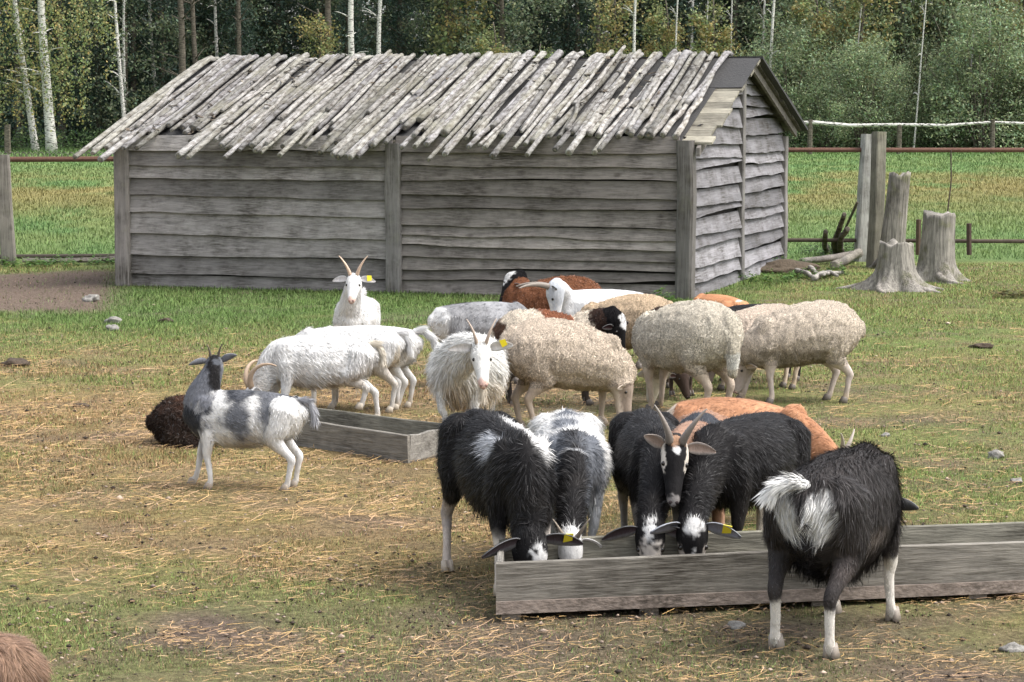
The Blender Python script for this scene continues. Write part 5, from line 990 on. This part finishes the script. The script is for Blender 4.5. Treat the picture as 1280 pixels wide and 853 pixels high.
# right sheep facing left
c = g(1001, 505); animal('sheep', 'tan sheep grazing to the left, rightmost of the flock', 'sheep', c, 188, 1.0, kind='sheep', poll=at(931, 452, c[1]+.02), face=(205, -68), legs=dict(FL=(-.04, 0, 0), FR=(.13, 0, 0), RL=(-.0, 0, 0), RR=(.07, 0, 0)), base=(.62, .53, .43), patches=[('T', (.0, 0, .3), (.3, .4, .08), (.33, .28, .22), .3), ('L', (0, 0, .1), (1, 1, .2), (.55, .47, .42)), ('H', (.12, 0, 0), (.12, .2, .2), (.4, .34, .3))], hair=.014, nhair=9000, hairw=.005, group=SG, tail='none', fat=1.02, tag_ear=('R',), hoofc=(.14, .12, .1), necklow=.04, frontdrop=.10)
c = g(946, 489); animal('sheep', 'tan sheep partly hidden behind the rightmost one, head lowered to the left', 'sheep', c, 200, .88, kind='sheep', poll=at(892, 448, c[1]-.1), face=(215, -70), base=(.64, .53, .43), hair=.014, nhair=6000, hairw=.005, group=SG, tail='none', tag_ear=('L', 'R'), patches=[('H', (.1, 0, 0), (.2, .2, .2), (.2, .16, .14))])
c = g(840, 492); animal('sheep', 'dark-faced sheep with yellow ear tags grazing between the others legs', 'sheep', c, 285, .86, kind='sheep', poll=at(852, 466, c[1]-.42), face=(300, -55), base=(.06, .042, .034), hair=.018, nhair=6000, hairw=.005, group=SG, tail='none', tag_ear=('L', 'R'), necklow=.1, earlen=.12)
c = g(950, 478); animal('goat', 'black goat mostly hidden behind the tan sheep on the right', 'goat', c, 200, .93, poll=at(902, 420, c[1]-.1), face=(210, -60), base=BK, hair=.03, nhair=7000, hairw=.004, group=GG, tail='none', fat=1.1)
c = g(900, 452); animal('goat', 'ginger goat whose back shows beside the shed corner post', 'goat', c, 120, .86, poll=at(880, 425, c[1]+.6), face=(120, -60), base=(.50, .24, .12), hair=.03, nhair=6000, hairw=.004, group=GG, tail='none', fat=1.1, patches=[('T', (-.34, 0, .62), (.08, .3, .05), WH_)])
# foreground goats around the long trough
c = np.array([-.05, 9.20, 0]); animal('goat', 'black goat with a white back patch feeding at the left end of the long trough', 'goat', c, 289, 1.09, poll=at(662, 682, 8.80), face=(300, -76), legs=dict(FR=(-.02, 0, 0), FL=(.03, .0, 0), RR=(.04, -.05, 0), RL=(.05, .02, 0)), base=BK,
    patches=[('TN', (.12, .055, .58), (.23, .05, .14), WH_, .15), ('T', (.16, -.085, .55), (.08, .04, .06), (.42, .43, .46), .3), ('L', (-.3, 0, .1), (.2, .3, .20), (.62, .55, .5), .1), ('L', (.25, 0, .06), (.2, .3, .19), (.66, .60, .54), .1), ('T', (.2, .08, .30), (.06, .06, .05), WH_), ('L', (-.28, -.1, .25), (.05, .1, .08), (.45, .4, .38)), ('H', (.10, .0, .04), (.09, .04, .03), WH_, .1), ('H', (.14, .04, 0), (.05, .02, .03), WH_, .15)],
    hair=.046, nhair=36000, hairw=.0024, horns=None, ears=((.25, .0), (-.1, .05)), earlen=.15, tag_ear=('L',), tail='none', group=GG, fat=.96, hscale=1.15, hoofc=(.45, .38, .30), earc=(.06, .06, .065), hipdrop=.05, vox=.010, dirt=.3)
c = np.array([.245, 9.62, 0]); animal('goat', 'white goat with grey saddle and dark neck, second from the left at the long trough', 'goat', c, 272, 1.0, poll=at(713, 684, 8.98), face=(272, -72), legs=dict(FL=(.0, .0, 0), FR=(.0, 0, 0)), base=WH_,
    patches=[('T', (-.22, 0, .63), (.12, .08, .12), (.10, .11, .13), .35), ('T', (.04, -.02, .62), (.10, .06, .1), (.16, .17, .19), .4), ('TL', (.30, -.0, .52), (.10, .3, .24), (.16, .17, .19), .35), ('N', (.3, 0, 0), (.9, .4, .4), (.14, .15, .17), .2), ('N', (.45, 0, .04), (.7, .06, .14), BK, .25), ('T', (.3, 0, .56), (.08, .05, .1), BK, .3), ('L', (.25, 0, .1), (.3, .4, .3), (.5, .51, .53), .2)],
    hair=.045, nhair=28000, hairw=.0024, horns=(.12, .9, .5, .013), hornc=(.3, .25, .2), ears=((-.1, 0), (-.1, 0)), earlen=.10, tail='none', group=GG, fat=1.12, hipdrop=.05, vox=.010)
c = np.array([.60, 9.66, 0]); animal('goat', 'black goat with a white poll, third from the left at the long trough', 'goat', c, 274, 1.0, poll=at(815, 668, 8.98), face=(268, -76), base=BK, patches=[('H', (.0, 0, .06), (.05, .022, .04), WH_, .25), ('H', (.09, 0, .03), (.05, .05, .05), (.6, .55, .5), .25), ('L', (0, 0, .1), (1, 1, .19), (.3, .28, .26)), ('T', (.25, .02, .34), (.05, .03, .07), (.4, .42, .45), .3)],
    hair=.042, nhair=24000, hairw=.0024, ears=((-.1, .05), (-.05, .05)), earlen=.15, tail='none', group=GG, fat=1.0, hipdrop=.05, vox=.010, earc=(.05, .05, .055), hscale=1.12, neckr=1.1, dirt=.3)
c = np.array([.985, 9.52, 0]); animal('goat', 'large glossy black goat leaning over the long trough, yellow ear tag', 'goat', c, 238, 1.06, poll=at(868, 664, 8.98), face=(272, -74), legs=dict(FL=(0, 0, 0), RL=(0, 0, 0)), base=BK, patches=[('H', (.0, 0, .055), (.035, .035, .03), WH_, .25), ('H', (.13, 0, .03), (.06, .012, .03), WH_, .2), ('H', (.10, .04, .0), (.05, .02, .03), (.5, .45, .4), .2), ('H', (.10, -.04, .0), (.05, .02, .03), (.5, .45, .4), .2), ('L', (.25, 0, .0), (.2, .4, .10), (.6, .58, .55)), ('L', (-.3, 0, .1), (.2, .4, .22), (.62, .56, .48))],
    hair=.035, nhair=28000, hairw=.0024, ears=((.0, .1), (.55, .0)), earlen=.14, tag_ear=('L',), tail='none', group=GG, fat=1.12, hipdrop=.01, vox=.010, earc=(.3, .32, .36), hscale=1.12, neckr=1.08, dirt=.3)
c = np.array([.84, 10.0, 0]); animal('goat', 'horned brown and black goat looking down between the two black goats', 'goat', c, 262, .98, poll=at(845, 566, 9.10), face=(266, -50), base=(.30, .17, .11), patches=[('T', (.1, 0, .62), (.12, .2, .1), GY), ('N', (.5, 0, 0), (.8, .5, .5), (.28, .17, .12)), ('H', (.1, 0, 0), (.30, .3, .3), BK), ('H', (.06, .045, .02), (.10, .010, .022), (.62, .56, .48), .1), ('H', (.06, -.045, .02), (.10, .010, .022), (.72, .66, .58), .1), ('H', (.03, 0, .065), (.016, .014, .02), WH_, .2), ('H', (.215, 0, -.02), (.03, .04, .03), (.25, .23, .22)), ('H', (-.02, 0, .06), (.03, .05, .03), (.32, .19, .12))],
    hair=.03, nhair=20000, hairw=.0026, horns=(.165, .55, .55, .020), hornc=(.25, .215, .185), ears=((.05, -.2), (.75, -.25)), roll=-7, earlen=.13, earc=(.42, .33, .27), tail='none', group=GG, fat=.95, hscale=1.1, neckr=.85, vox=.010)
c = g(948, 655); c = np.array([c[0]-.06, 10.62, 0]); animal('goat', 'ginger goat standing behind the large black goat, head lowered to the right', 'goat', c, -14, .97, frontdrop=.10, poll=at(1050, 580, c[1]-.16), face=(-30, -45), base=(.40, .195, .105), patches=[('T', (0, 0, .66), (.5, .03, .08), (.20, .09, .05), .5), ('T', (.05, 0, .5), (.3, .3, .12), (.52, .27, .15), .6), ('T', (-.36, 0, .52), (.05, .2, .1), (.7, .6, .5)), ('L', (0, 0, .1), (1, 1, .2), (.6, .5, .4))], hair=.03, nhair=18000, hairw=.0028, horns=(.13, .6, .6, .014), hornc=(.45, .4, .34), ears=((.5, -.2), (.5, -.2)), tail='none', group=GG, fat=1.08)
c = np.array([1.20, 8.24, 0]); animal('goat', 'shaggy black goat with a white tail seen from behind in front of the long trough', 'goat', c, 64, 1.12, poll=at(1103, 640, 8.92), face=(60, -30), legs=dict(RL=(.02, .04, 0), RR=(-.03, -.0, 0), FL=(.04, .03, 0), FR=(.03, -.02, 0)), base=(.042, .037, .036),
    patches=[('TL', (-.40, -.065, .45), (.09, .05, .11), WH_, .15), ('TL', (-.40, .065, .46), (.09, .05, .11), WH_, .15), ('T', (-.42, 0, .55), (.05, .03, .05), BK, .1), ('T', (-.34, 0, .62), (.06, .03, .03), (.22, .23, .27), .3), ('L', (-.3, 0, .02), (.3, 1, .155), (.72, .68, .62), .08), ('L', (.25, 0, .02), (.2, 1, .20), (.72, .68, .62), .08), ('T', (-.1, -.16, .36), (.12, .06, .04), (.2, .17, .15), .5), ('L', (-.3, -.1, .30), (.05, .1, .1), (.09, .075, .07), .4)],
    hair=.048, nhair=52000, hairw=.0021, horns=(.10, .6, .4, .011), hornc=(.05, .045, .04), ears=((.3, -.1), (.2, -.1)), earlen=.125, tail='flick', tailc=(.74, .73, .71), group=GG, fat=1.12, hoofc=(.30, .26, .22), belly=.05, vox=.010, earc=(.06, .06, .06), dirt=.2)
c = np.array([-1.60, 6.02, 0]); animal('goat', 'brown furry back of a goat at the lower left corner of the photo', 'goat', c, 175, .88, poll=(-2.15, 6.1, .62), face=(180, -20), base=(.27, .17, .115), hair=.045, nhair=70000, hairw=.0016, group=GG, tail='none', fat=1.1)
